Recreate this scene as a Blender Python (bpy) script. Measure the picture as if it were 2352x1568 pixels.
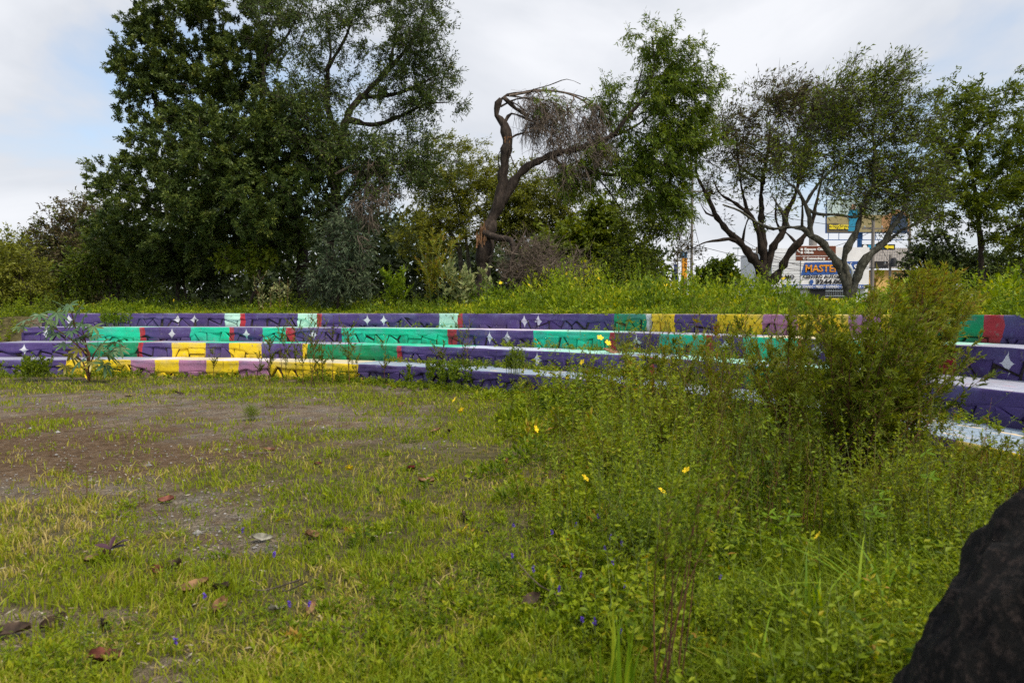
import bpy, math, random
import numpy as np

random.seed(7)
rng = np.random.default_rng(7)
scene = bpy.context.scene
for o in list(bpy.data.objects):
    bpy.data.objects.remove(o)

# ---------------------------------------------------------------- camera
EYE = 1.65
F = 1700.0            # focal length in units of a 2352-wide frame
PITCH = math.atan(68.0 / F)
cam_data = bpy.data.cameras.new("camera")
cam = bpy.data.objects.new("camera", cam_data)
scene.collection.objects.link(cam)
cam.location = (0, 0, EYE)
cam.rotation_euler = (math.pi / 2 - PITCH, 0, 0)
cam_data.sensor_width = 36.0
cam_data.lens = F / 2352.0 * 36.0
cam_data.clip_start = 0.05
cam_data.clip_end = 3000
cam_data.dof.use_dof = True
cam_data.dof.focus_distance = 19.0
cam_data.dof.aperture_fstop = 3.0
scene.camera = cam

# ---------------------------------------------------------------- world, sun, exposure
SUN_EL, SUN_AZ = math.radians(56), math.radians(138)   # azimuth from +Y towards +X
world = bpy.data.worlds.new("World")
scene.world = world
world.use_nodes = True
nt = world.node_tree
nt.nodes.clear()
def wn(t, **kw):
    n = nt.nodes.new(t)
    for k, v in kw.items():
        setattr(n, k, v)
    return n
w_out = wn("ShaderNodeOutputWorld"); w_bg = wn("ShaderNodeBackground")
w_sky = wn("ShaderNodeTexSky", sky_type='NISHITA', sun_disc=False)
w_sky.sun_elevation = SUN_EL
w_sky.sun_rotation = SUN_AZ
w_sky.dust_density = 2.0
w_tc = wn("ShaderNodeTexCoord")
w_map = wn("ShaderNodeMapping"); w_map.inputs['Scale'].default_value = (1.3, 1.3, 2.6)
w_map.inputs['Location'].default_value = (2.1, 0.7, 0.9)
w_n1 = wn("ShaderNodeTexNoise"); w_n1.inputs['Scale'].default_value = 1.5; w_n1.inputs['Detail'].default_value = 7; w_n1.inputs['Roughness'].default_value = 0.5
w_n1.inputs['Distortion'].default_value = 0.5
w_r1 = wn("ShaderNodeValToRGB")
w_r1.color_ramp.elements[0].position = 0.39; w_r1.color_ramp.elements[0].color = (2.0, 2.35, 2.7, 1)
w_r1.color_ramp.elements[1].position = 0.62; w_r1.color_ramp.elements[1].color = (3.7, 3.75, 3.9, 1)
e = w_r1.color_ramp.elements.new(0.48); e.color = (2.8, 2.92, 3.15, 1)
w_r2 = wn("ShaderNodeValToRGB")
w_r2.color_ramp.elements[0].position = 0.40; w_r2.color_ramp.elements[0].color = (0.45, 0.45, 0.45, 1)
w_r2.color_ramp.elements[1].position = 0.50; w_r2.color_ramp.elements[1].color = (0.97, 0.97, 0.97, 1)
w_mix = wn("ShaderNodeMixRGB")
L = nt.links.new
L(w_tc.outputs['Generated'], w_map.inputs['Vector']); L(w_map.outputs[0], w_n1.inputs['Vector'])
L(w_n1.outputs[0], w_r1.inputs[0]); L(w_n1.outputs[0], w_r2.inputs[0])
L(w_r2.outputs[0], w_mix.inputs[0]); L(w_sky.outputs[0], w_mix.inputs[1]); L(w_r1.outputs[0], w_mix.inputs[2])
L(w_mix.outputs[0], w_bg.inputs[0]); w_bg.inputs[1].default_value = 0.1
L(w_bg.outputs[0], w_out.inputs[0])

sun_d = bpy.data.lights.new("sun", 'SUN'); sun_d.energy = 1.5; sun_d.angle = math.radians(13); sun_d.color = (1.0, 0.90, 0.76)
sun = bpy.data.objects.new("sun", sun_d); scene.collection.objects.link(sun)
from mathutils import Vector
sv = Vector((math.sin(SUN_AZ) * math.cos(SUN_EL), math.cos(SUN_AZ) * math.cos(SUN_EL), math.sin(SUN_EL)))
sun.rotation_euler = sv.to_track_quat('Z', 'Y').to_euler()
sun.location = (0, 0, 30)

scene.view_settings.view_transform = 'Standard'
scene.view_settings.look = 'None'
scene.view_settings.exposure = 1.35
scene.view_settings.gamma = 1.0
scene.view_settings.use_curve_mapping = False
scene.render.engine = 'CYCLES'
scene.cycles.max_bounces = 6
scene.cycles.diffuse_bounces = 3
scene.cycles.transmission_bounces = 3
scene.cycles.glossy_bounces = 2
scene.cycles.use_denoising = False
scene.cycles.caustics_reflective = False
scene.cycles.caustics_refractive = False

# ---------------------------------------------------------------- helpers
COL = scene.collection
CP, SP = math.cos(PITCH), math.sin(PITCH)

def P(x, y, D):
    """point of the place seen at frame position (x, y) of 2352x1568 at distance D ahead"""
    u = (x - 1176.0) / F; v = (784.0 - y) / F
    d = np.array([u, CP + v * SP, v * CP - SP])
    return d * (D / d[1]) + np.array([0, 0, EYE])

def proj(p):
    p = np.asarray(p, float)
    q = p - np.array([0, 0, EYE])
    fw = q[..., 1] * CP - q[..., 2] * SP
    up = q[..., 1] * SP + q[..., 2] * CP
    return 1176 + F * q[..., 0] / fw, 784 - F * up / fw

def ground_pt(x, y):
    """vectorised: frame position -> point on z = 0"""
    u = (np.asarray(x, float) - 1176.0) / F; v = (784.0 - np.asarray(y, float)) / F
    dy = CP + v * SP; dz = v * CP - SP
    t = -EYE / dz
    return np.stack([u * t, dy * t, np.zeros_like(t)], -1)

def hash2(ix, iy, seed):
    n = (ix.astype(np.int64) * 374761393 + iy.astype(np.int64) * 668265263 + seed * 982451653) & 0x7fffffff
    n = ((n ^ (n >> 13)) * 1274126177) & 0x7fffffff
    n = n ^ (n >> 16)
    return (n & 0xffff) / 65535.0

def vnoise(x, y, seed=0):
    x = np.asarray(x, float); y = np.asarray(y, float)
    ix = np.floor(x); iy = np.floor(y); fx = x - ix; fy = y - iy
    fx = fx * fx * (3 - 2 * fx); fy = fy * fy * (3 - 2 * fy)
    a = hash2(ix, iy, seed); b = hash2(ix + 1, iy, seed); c = hash2(ix, iy + 1, seed); d = hash2(ix + 1, iy + 1, seed)
    return (a * (1 - fx) + b * fx) * (1 - fy) + (c * (1 - fx) + d * fx) * fy

def fbm(x, y, seed=0, o=4):
    s = 0; a = 0.5; t = 0
    for k in range(o):
        s = s + a * vnoise(np.asarray(x) * 2 ** k, np.asarray(y) * 2 ** k, seed + k * 17); t += a; a *= 0.5
    return s / t

def sstep(a, b, x):
    t = np.clip((np.asarray(x, float) - a) / (b - a), 0, 1)
    return t * t * (3 - 2 * t)

class Geo:
    def __init__(self):
        self.v = []; self.t = []; self.loops = []; self.tot = []; self.uv = []; self.m = []; self.n = 0
    def add(self, V, Fc, tint=0.5, uv=None, mat=0):
        V = np.asarray(V, float).reshape(-1, 3)
        Fc = np.asarray(Fc, int)
        if Fc.size == 0: return
        self.v.append(V)
        self.t.append(np.broadcast_to(np.asarray(tint, float), (len(V),)).copy() if np.ndim(tint) == 0 else np.asarray(tint, float).reshape(-1))
        self.uv.append(np.zeros((len(V), 2)) if uv is None else np.asarray(uv, float).reshape(-1, 2))
        self.loops.append((Fc + self.n).reshape(-1))
        self.tot.append(np.full(Fc.shape[0], Fc.shape[1], int))
        self.m.append(np.full(Fc.shape[0], mat, int))
        self.n += len(V)
    def poly(self, V, tint=0.5, uv=None, mat=0):
        self.add(V, [list(range(len(V)))], tint, uv, mat)
    def box(self, c, s, mat=0, rz=0.0):
        c = np.array(c, float); s = np.array(s, float) / 2
        q = np.array([[-1, -1, -1], [1, -1, -1], [1, 1, -1], [-1, 1, -1], [-1, -1, 1], [1, -1, 1], [1, 1, 1], [-1, 1, 1]]) * s
        if rz:
            a, b = math.cos(rz), math.sin(rz)
            q = np.stack([q[:, 0] * a - q[:, 1] * b, q[:, 0] * b + q[:, 1] * a, q[:, 2]], -1)
        self.add(q + c, [[0, 3, 2, 1], [4, 5, 6, 7], [0, 1, 5, 4], [1, 2, 6, 5], [2, 3, 7, 6], [3, 0, 4, 7]], 0.5, None, mat)
        return self
    def build(self, name, mats, parent=None, smooth=False, uv=False, origin=None):
        me = bpy.data.meshes.new(name)
        V = np.concatenate(self.v) if self.v else np.zeros((0, 3))
        if origin is not None: V = V - np.asarray(origin)
        lp = np.concatenate(self.loops) if self.loops else np.zeros(0, int); tot = np.concatenate(self.tot) if self.tot else np.zeros(0, int)
        me.vertices.add(len(V)); me.vertices.foreach_set("co", V.astype(np.float32).ravel())
        me.loops.add(len(lp)); me.loops.foreach_set("vertex_index", lp.astype(np.int32))
        me.polygons.add(len(tot))
        st = np.zeros(len(tot), np.int32); st[1:] = np.cumsum(tot)[:-1]
        me.polygons.foreach_set("loop_start", st)
        try: me.polygons.foreach_set("loop_total", tot.astype(np.int32))
        except Exception: pass
        me.polygons.foreach_set("material_index", np.concatenate(self.m).astype(np.int32))
        me.polygons.foreach_set("use_smooth", np.full(len(tot), smooth))
        at = me.attributes.new("tint", 'FLOAT', 'POINT'); at.data.foreach_set("value", np.concatenate(self.t).astype(np.float32))
        if uv:
            ul = me.uv_layers.new(name="paint")
            ul.data.foreach_set("uv", np.concatenate(self.uv)[lp].astype(np.float32).ravel())
        me.update(calc_edges=True)
        for m in (mats if isinstance(mats, (list, tuple)) else [mats]): me.materials.append(m)
        o = bpy.data.objects.new(name, me); COL.objects.link(o)
        if parent is not None: o.parent = parent
        return o

def thing(name, label, cat, loc=(0, 0, 0), group=None, rz=0):
    o = bpy.data.objects.new(name, None); COL.objects.link(o)
    o.empty_display_size = 0.2
    o.location = loc; o.rotation_euler = (0, 0, rz)
    o["label"] = label; o["category"] = cat
    if group: o["group"] = group
    return o

def tag(o, label, cat, group=None):
    o["label"] = label; o["category"] = cat
    if group: o["group"] = group
    return o

def unit(a):
    return a / np.maximum(np.linalg.norm(a, axis=-1, keepdims=True), 1e-9)

def tubes(g, PT, R, n=3, tint=0.5):
    """PT (B,K,3), R (B,K): B tapered tubes of K rings"""
    PT = np.asarray(PT, float); R = np.asarray(R, float)
    B, K, _ = PT.shape
    if B == 0: return
    T = np.gradient(PT, axis=1); T = unit(T)
    ref = np.where(np.abs(T[..., 2:3]) > 0.9, np.array([1.0, 0, 0]), np.array([0, 0, 1.0]))
    ref = ref[:, :1, :].repeat(K, 1) if K > 2 else ref
    A = unit(np.cross(T, ref)); Bn = np.cross(T, A)
    ang = np.arange(n) * 2 * math.pi / n
    V = PT[:, :, None, :] + R[:, :, None, None] * (np.cos(ang)[None, None, :, None] * A[:, :, None, :] + np.sin(ang)[None, None, :, None] * Bn[:, :, None, :])
    idx = np.arange(B * K * n).reshape(B, K, n)
    a = idx[:, :-1, :]; b = np.roll(idx, -1, axis=2)[:, :-1, :]; c = np.roll(idx, -1, axis=2)[:, 1:, :]; d = idx[:, 1:, :]
    Fc = np.stack([a, b, c, d], -1).reshape(-1, 4)
    tt = tint if np.ndim(tint) == 0 else np.repeat(np.asarray(tint), K * n)
    g.add(V.reshape(-1, 3), Fc, tt)

def smooth_path(pts, rad, step=0.25):
    """Catmull-Rom resample of a polyline"""
    pts = np.asarray(pts, float); rad = np.asarray(rad, float)
    p = np.vstack([2 * pts[0] - pts[1], pts, 2 * pts[-1] - pts[-2]])
    out = []; ro = []
    for i in range(len(pts) - 1):
        L_ = np.linalg.norm(pts[i + 1] - pts[i]); k = max(2, int(L_ / step))
        for t in np.arange(k) / k:
            a, b, c, d = p[i], p[i + 1], p[i + 2], p[i + 3]
            out.append(0.5 * ((2 * b) + (-a + c) * t + (2 * a - 5 * b + 4 * c - d) * t * t + (-a + 3 * b - 3 * c + d) * t ** 3))
            ro.append(rad[i] * (1 - t) + rad[i + 1] * t)
    out.append(pts[-1]); ro.append(rad[-1])
    return np.array(out), np.array(ro)

def limb(g, pts, rad, n=8, rough=0.12, tint=0.5, seed=0, step=0.25):
    q, r = smooth_path(pts, rad, step)
    r0 = np.random.default_rng(seed)
    q[1:-1] += r0.normal(0, 1, (len(q) - 2, 3)) * (r[1:-1, None] * rough * 0.6)
    r = r * (1 + r0.normal(0, rough, len(r)))
    tubes(g, q[None], r[None], n, tint)
    return q, r

def leaves(g, pos, d, length, width, tint, fold=0.15, rg=None, tri=False):
    """one folded lens-shaped leaf per row"""
    rg = rg or rng
    pos = np.asarray(pos, float); N = len(pos)
    if N == 0: return
    d = unit(d)
    ref = rg.normal(0, 1, (N, 3)); ref[:, 2] += 0.8
    s = unit(np.cross(d, ref)); nrm = np.cross(s, d)
    length = np.broadcast_to(length, (N,))[:, None]; width = np.broadcast_to(width, (N,))[:, None]
    if tri:
        tw_ = rg.uniform(-.25, .25, (N, 1)) * length
        v = np.stack([pos, pos + d * length * .5 + s * width, pos + d * length + s * tw_ * .3], 1)
        g.add(v.reshape(-1, 3), np.arange(N * 3).reshape(N, 3), np.repeat(tint, 3)); return
    mid = pos + d * length * 0.45
    v = np.stack([pos, mid + s * width / 2 + nrm * width * fold, pos + d * length - nrm * length * 0.10, mid - s * width / 2 + nrm * width * fold], 1)
    idx = np.arange(N * 4).reshape(N, 4)
    g.add(v.reshape(-1, 3), idx, np.repeat(tint, 4))

# ---------------------------------------------------------------- materials
def new_mat(name):
    m = bpy.data.materials.new(name); m.use_nodes = True
    n = m.node_tree; n.nodes.clear()
    out = n.nodes.new("ShaderNodeOutputMaterial"); b = n.nodes.new("ShaderNodeBsdfPrincipled")
    n.links.new(b.outputs[0], out.inputs[0])
    b.inputs['Specular IOR Level'].default_value = 0.3
    return m, n, b, out

def ramp(n, stops, interp='LINEAR'):
    r = n.nodes.new("ShaderNodeValToRGB"); cr = r.color_ramp; cr.interpolation = interp
    cr.elements[0].position = stops[0][0]; cr.elements[0].color = (*stops[0][1], 1)
    cr.elements[1].position = stops[-1][0]; cr.elements[1].color = (*stops[-1][1], 1)
    for p, c in stops[1:-1]:
        q = cr.elements.new(p); q.color = (*c, 1)
    return r

def leaf_mat(name, stops, trans=0.3, rough=0.55, spec=0.25):
    m, n, b, out = new_mat(name)
    a = n.nodes.new("ShaderNodeAttribute"); a.attribute_name = "tint"
    r = ramp(n, stops); n.links.new(a.outputs['Fac'], r.inputs[0])
    b.inputs['Roughness'].default_value = rough; b.inputs['Specular IOR Level'].default_value = spec
    n.links.new(r.outputs[0], b.inputs['Base Color'])
    t = n.nodes.new("ShaderNodeBsdfTranslucent"); hs = n.nodes.new("ShaderNodeHueSaturation")
    hs.inputs['Hue'].default_value = 0.485; hs.inputs['Saturation'].default_value = 1.1; hs.inputs['Value'].default_value = 1.25
    n.links.new(r.outputs[0], hs.inputs['Color']); n.links.new(hs.outputs[0], t.inputs[0])
    mx = n.nodes.new("ShaderNodeMixShader"); mx.inputs[0].default_value = trans
    n.links.new(b.outputs[0], mx.inputs[1]); n.links.new(t.outputs[0], mx.inputs[2]); n.links.new(mx.outputs[0], out.inputs[0])
    return m

def bark_mat(name, c0, c1, c2, scale=14.0, bump=0.5, zs=0.3):
    m, n, b, out = new_mat(name)
    tc = n.nodes.new("ShaderNodeTexCoord"); mp = n.nodes.new("ShaderNodeMapping"); mp.inputs['Scale'].default_value = (1, 1, zs)
    no = n.nodes.new("ShaderNodeTexNoise"); no.inputs['Scale'].default_value = scale; no.inputs['Detail'].default_value = 8; no.inputs['Roughness'].default_value = 0.7
    n.links.new(tc.outputs['Object'], mp.inputs[0]); n.links.new(mp.outputs[0], no.inputs[0])
    r = ramp(n, [(0.32, c0), (0.5, c1), (0.68, c2)]); n.links.new(no.outputs[0], r.inputs[0])
    n.links.new(r.outputs[0], b.inputs['Base Color']); b.inputs['Roughness'].default_value = 0.9
    bp = n.nodes.new("ShaderNodeBump"); bp.inputs['Strength'].default_value = bump; bp.inputs['Distance'].default_value = 0.03
    n.links.new(no.outputs[0], bp.inputs['Height']); n.links.new(bp.outputs[0], b.inputs['Normal'])
    return m

def plain_mat(name, c, rough=0.6, var=0.12, scale=3.0, metal=0.0, spec=0.3):
    m, n, b, out = new_mat(name)
    tc = n.nodes.new("ShaderNodeTexCoord"); no = n.nodes.new("ShaderNodeTexNoise"); no.inputs['Scale'].default_value = scale; no.inputs['Detail'].default_value = 6
    n.links.new(tc.outputs['Object'], no.inputs[0])
    c = np.array(c); r = ramp(n, [(0.3, tuple(c * (1 - var * 1.6))), (0.7, tuple(np.minimum(c * (1 + var), 1)))])
    n.links.new(no.outputs[0], r.inputs[0]); n.links.new(r.outputs[0], b.inputs['Base Color'])
    b.inputs['Roughness'].default_value = rough; b.inputs['Metallic'].default_value = metal; b.inputs['Specular IOR Level'].default_value = spec
    return m

M = {}
M['acacia'] = leaf_mat("acacia_leaf", [(0, (.022, .044, .009)), (.45, (.066, .102, .019)), (.8, (.135, .18, .03)), (1, (.25, .26, .045))], .25)
M['acacia_grey'] = leaf_mat("acacia_grey_leaf", [(0, (.03, .05, .025)), (.5, (.06, .09, .045)), (1, (.12, .15, .07))], .22)
M['willowy'] = leaf_mat("narrow_green_leaf", [(0, (.045, .085, .006)), (.5, (.12, .185, .012)), (1, (.25, .29, .025))], .35)
M['feather'] = leaf_mat("feathery_leaf", [(0, (.08, .10, .012)), (.5, (.19, .215, .025)), (1, (.30, .31, .045))], .38)
M['brownish'] = leaf_mat("browning_leaf", [(0, (.065, .05, .025)), (.4, (.115, .09, .04)), (.65, (.10, .12, .025)), (1, (.15, .20, .03))], .3)
M['green_tree'] = leaf_mat("green_tree_leaf", [(0, (.035, .07, .006)), (.5, (.105, .15, .010)), (1, (.19, .235, .02))], .33)
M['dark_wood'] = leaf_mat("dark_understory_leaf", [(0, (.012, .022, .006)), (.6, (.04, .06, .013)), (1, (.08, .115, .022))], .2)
M['bank'] = leaf_mat("bank_shrub_leaf", [(0, (.05, .10, .006)), (.4, (.15, .235, .009)), (.75, (.29, .37, .012)), (1, (.45, .42, .02))], .36)
M['weed'] = leaf_mat("weed_leaf", [(0, (.055, .105, .006)), (.4, (.175, .25, .008)), (.75, (.30, .355, .012)), (.92, (.36, .31, .025)), (1, (.36, .22, .04))], .36)
M['grass'] = leaf_mat("grass_blade", [(0, (.08, .13, .006)), (.4, (.19, .26, .008)), (.7, (.28, .325, .016)), (.85, (.40, .35, .06)), (1, (.52, .42, .16))], .36)
M['fennel'] = leaf_mat("fine_weed_leaf", [(0, (.06, .095, .006)), (.45, (.145, .185, .009)), (.8, (.25, .265, .014)), (1, (.30, .16, .025))], .36)
M['lush'] = leaf_mat("lush_blade", [(0, (.08, .17, .010)), (.6, (.20, .33, .015)), (1, (.38, .42, .03))], .4)
M['castor'] = leaf_mat("castor_leaf", [(0, (.05, .12, .05)), (.6, (.12, .21, .09)), (.85, (.20, .28, .08)), (1, (.42, .34, .03))], .25, .4, .4)
M['pale'] = leaf_mat("pale_leaf", [(0, (.10, .15, .05)), (.5, (.22, .27, .10)), (1, (.55, .50, .24))], .3)
M['red_stem'] = plain_mat("reddish_stem", (.13, .055, .03), .8, .3, 6)
M['green_stem'] = plain_mat("green_stem", (.12, .15, .04), .8, .3, 6)
M['dead_twig'] = bark_mat("dead_twig", (.055, .04, .03), (.12, .092, .07), (.22, .175, .14), 6, .2)
M['dark_twig'] = bark_mat("dark_twig", (.02, .016, .012), (.045, .036, .028), (.09, .075, .06), 6, .2)
M['bark_dark'] = bark_mat("dark_bark", (.014, .010, .008), (.036, .026, .020), (.085, .064, .05), 12, .8)
M['bark_grey'] = bark_mat("lichened_bark", (.025, .023, .016), (.070, .066, .048), (.17, .168, .13), 10, .6, .5)
M['splinter'] = bark_mat("torn_wood", (.07, .035, .018), (.20, .10, .045), (.40, .25, .14), 20, .8)

# ---------------------------------------------------------------- plan of the terrace
CX, CY = -10.5, 4.15
RAD = [15.15, 16.3, 17.45, 18.6]
STEP_H = 0.4
X_END = -14.25
A_END = math.radians(-22)

def curve_len(R):
    return (CX - X_END) + R * (math.pi / 2 - A_END)

def curve(R, s, n=0.0):
    """point at arc length s from the left end; n = metres inwards (towards the arena)"""
    s = np.asarray(s, float); R2 = R - n
    st = CX - X_END
    a = math.pi / 2 - np.maximum(s - st, 0) / R
    x = np.where(s < st, X_END + s, CX + R2 * np.cos(a)); y = np.where(s < st, CY + R2, CY + R2 * np.sin(a))
    return x, y

def outward(x, y):
    """metres beyond the foot of the lowest riser"""
    r = np.where(x < CX, y - CY, np.hypot(x - CX, y - CY))
    return r - RAD[0]

def gz(x, y):
    x = np.asarray(x, float); y = np.asarray(y, float)
    off = outward(x, y)
    bank = 0.5 + 1.02 * sstep(-22.0, -15.5, x)
    ramp_ = np.where(off < 3.55, np.clip((off - 0.6) / 2.95, 0, 1) * .70, .70 + .30 * np.clip((off - 3.55) / .3, 0, 1)) * bank
    und = (fbm(x * 0.6, y * 0.6, 5) - 0.5) * 0.07
    return ramp_ + und * sstep(-0.2, -2.5, off) - 0.02 + np.where(off > 4, (fbm(x * .2, y * .2, 9) - .5) * .25, 0)

def s_of_px(k, px, z=None):
    R = RAD[k]; s = np.linspace(0, curve_len(R), 3000)
    x, y = curve(R, s); zz = STEP_H * k + 0.2 if z is None else z
    u, v = proj(np.stack([x, y, np.full_like(x, zz)], -1))
    ok = y > 2.0
    return np.interp(px, u[ok], s[ok])

# ---------------------------------------------------------------- ground
def poly_sd(x, y, poly):
    """signed distance (positive inside)"""
    d = np.full(x.shape, 1e9); ins = np.zeros(x.shape, bool)
    n = len(poly)
    for i in range(n):
        ax, ay = poly[i]; bx, by = poly[(i + 1) % n]
        ex, ey = bx - ax, by - ay; wx, wy = x - ax, y - ay
        t = np.clip((wx * ex + wy * ey) / (ex * ex + ey * ey + 1e-12), 0, 1)
        d = np.minimum(d, np.hypot(wx - ex * t, wy - ey * t))
        c = ((ay > y) != (by > y)) & (x < (bx - ax) * (y - ay) / (by - ay + 1e-12) + ax)
        ins ^= c
    return np.where(ins, d, -d)

def gpoly(pts):
    return [tuple(ground_pt(a, b)[:2]) for a, b in pts]
BARE = gpoly([(-700, 900), (300, 903), (560, 912), (900, 925), (930, 975), (740, 1005), (640, 1060), (480, 1120), (520, 1165), (420, 1200), (230, 1205), (190, 1150), (-100, 1135), (-700, 1150)])
DIRT = gpoly([(-700, 975), (0, 962), (300, 955), (520, 985), (760, 1000), (640, 1050), (440, 1105), (180, 1140), (-700, 1140)])

def bare_mask(x, y):
    sd = poly_sd(x, y, BARE)
    nz = (fbm(x * 0.9, y * 0.9, 21) - 0.5) * 2.2 + (fbm(x * 4, y * 4, 23) - .5) * 1.0
    b = sstep(-0.7, 0.7, sd + nz * 0.95 + (fbm(x * 9, y * 9, 24) - .5) * .8)
    # small bald spots elsewhere
    b2 = sstep(0.585, 0.68, fbm(x * 1.3, y * 1.3, 31) + .06 * sstep(-1.0, -2.6, x)) * sstep(1.2, -1.0, x + 1.0) * 0.9
    return np.maximum(b, b2)

def dirt_mask(x, y):
    return sstep(-1.0, 1.2, poly_sd(x, y, DIRT) + (fbm(x * 1.0, y * 1.0, 41) - 0.5) * 5.0 + (fbm(x * 5, y * 5, 43) - .5) * 1.5)

gxs = np.concatenate([[-900, -400, -200, -120, -80, -60, -45, -36, -30, -26, -23], np.arange(-20, 9, 0.12), [10, 12, 15, 19, 25, 33, 45, 60, 90, 150, 300, 900]])
gys = np.concatenate([[-60, -30, -15, -6, -2, 0], np.arange(1.5, 27, 0.12), [28, 30, 33, 37, 43, 50, 60, 75, 95, 130, 200, 350, 700, 1500]])
GX, GY = np.meshgrid(gxs, gys)
GZ = gz(GX, GY)
fine = bare_mask(GX, GY)
GZ = GZ + (fbm(GX * 9, GY * 9, 3) - .5) * 0.02
g = Geo()
nx, ny = len(gxs), len(gys)
idx = np.arange(nx * ny).reshape(ny, nx)
g.add(np.stack([GX, GY, GZ], -1).reshape(-1, 3), np.stack([idx[:-1, :-1], idx[:-1, 1:], idx[1:, 1:], idx[1:, :-1]], -1).reshape(-1, 4), fine.reshape(-1),
      np.stack([dirt_mask(GX, GY), outward(GX, GY)], -1).reshape(-1, 2))
m, n, b, out = new_mat("ground_soil")
at = n.nodes.new("ShaderNodeAttribute"); at.attribute_name = "tint"
uvn = n.nodes.new("ShaderNodeUVMap"); uvn.uv_map = "paint"; sep = n.nodes.new("ShaderNodeSeparateXYZ"); n.links.new(uvn.outputs[0], sep.inputs[0])
tc = n.nodes.new("ShaderNodeTexCoord")
def nz(scale, detail=6, rough=0.6):
    q = n.nodes.new("ShaderNodeTexNoise"); q.inputs['Scale'].default_value = scale; q.inputs['Detail'].default_value = detail; q.inputs['Roughness'].default_value = rough
    n.links.new(tc.outputs['Object'], q.inputs[0]); return q
def mix(f, a, b_):
    q = n.nodes.new("ShaderNodeMixRGB")
    for s_, v in ((0, f), (1, a), (2, b_)):
        if hasattr(v, 'is_output'): n.links.new(v, q.inputs[s_])
        else: q.inputs[s_].default_value = v if s_ == 0 else (*v, 1)
    return q.outputs[0]
vo = n.nodes.new("ShaderNodeTexVoronoi"); vo.inputs['Scale'].default_value = 55; n.links.new(tc.outputs['Object'], vo.inputs[0])
grav = ramp(n, [(0.0, (.085, .075, .062)), (.45, (.17, .152, .128)), (.8, (.26, .232, .195)), (1, (.48, .43, .36))]); n.links.new(vo.outputs['Color'], grav.inputs[0])
n_big = nz(1.6); n_mid = nz(9, 8, .7)
gtint = ramp(n, [(.35, (.82, .84, .86)), (.65, (1.18, 1.02, .82))]); n.links.new(n_big.outputs[0], gtint.inputs[0])
gm = n.nodes.new("ShaderNodeMixRGB"); gm.blend_type = 'MULTIPLY'; gm.inputs[0].default_value = 1; n.links.new(grav.outputs[0], gm.inputs[1]); n.links.new(gtint.outputs[0], gm.inputs[2])
dirt = ramp(n, [(.3, (.055, .034, .019)), (.5, (.115, .072, .038)), (.72, (.21, .15, .095))]); n.links.new(n_mid.outputs[0], dirt.inputs[0])
n_spk = nz(30, 4, .7)
spk = ramp(n, [(.60, (0, 0, 0)), (.68, (1, 1, 1))]); n.links.new(n_spk.outputs[0], spk.inputs[0])
dirt2 = mix(spk.outputs[0], dirt.outputs[0], (.25, .22, .19))
soil = ramp(n, [(.3, (.04, .034, .016)), (.5, (.095, .082, .035)), (.7, (.18, .15, .068))]); n.links.new(n_mid.outputs[0], soil.inputs[0])
n_b2 = nz(2.7, 6, .6); br_ = ramp(n, [(.42, (0, 0, 0)), (.62, (.75, .75, .75))]); n.links.new(n_b2.outputs[0], br_.inputs[0])
gm2 = mix(br_.outputs[0], gm.outputs[0], dirt2)
c1 = mix(sep.outputs[0], gm2, dirt2)
c2 = mix(at.outputs['Fac'], soil.outputs[0], c1)
n.links.new(c2, b.inputs['Base Color']); b.inputs['Roughness'].default_value = 0.95; b.inputs['Specular IOR Level'].default_value = 0.15
bp = n.nodes.new("ShaderNodeBump"); bp.inputs['Strength'].default_value = 0.9; bp.inputs['Distance'].default_value = 0.02
n.links.new(vo.outputs['Distance'], bp.inputs['Height']); bp2 = n.nodes.new("ShaderNodeBump"); bp2.inputs['Strength'].default_value = 0.8; bp2.inputs['Distance'].default_value = 0.05
n.links.new(n_mid.outputs[0], bp2.inputs['Height']); n.links.new(bp.outputs[0], bp2.inputs['Normal']); n.links.new(bp2.outputs[0], b.inputs['Normal'])
ground = g.build("ground", m, smooth=True, uv=True); ground["kind"] = "structure"

# ---------------------------------------------------------------- painted terrace
PU = (.080, .052, .185); GR = (.012, .54, .325); DG = (.004, .25, .105); YE = (.80, .58, .015); PK = (.40, .18, .31)
RE = (.42, .03, .045); MI = (.47, .76, .62); WH = (.34, .355, .44); LI = (.28, .28, .385); BL = (.26, .34, .43); CR = (.62, .54, .33); PG = (.35, .68, .55)
BANDS = {
 3: [(-99, PU), (510, MI), (550, RE), (557, PU), (684, MI), (717, RE), (728, PU), (1005, MI), (1043, RE), (1054, PU), (1399, DG), (1483, (.55, .58, .55)), (1493, YE), (1545, PU), (1634, YE), (1742, PK), (1820, YE), (1935, PK), (2016, YE), (2108, DG), (2251, RE), (2282, PU)],
 2: [(-99, PU), (198, GR), (317, RE), (332, PU), (437, GR), (520, RE), (535, PU), (600, GR), (657, RE), (668, PU), (779, GR), (1028, RE), (1042, PU), (1217, GR), (1394, RE), (1413, PU), (1512, GR), (1613, RE), (1632, PU), (1700, GR), (1832, RE), (1847, PU), (1913, GR), (2150, RE), (2180, PU)],
 1: [(-99, PU), (198, DG), (310, RE), (325, PU), (391, YE), (465, PU), (524, YE), (596, PU), (687, YE), (697, DG), (905, RE), (920, PU), (1480, RE), (1500, PU), (1700, DG), (1830, PU)],
 0: [(-99, PU), (151, YE), (290, PK), (354, YE), (402, PK), (469, YE), (543, PK), (618, YE), (819, PU), (2190, YE)],
}
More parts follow.
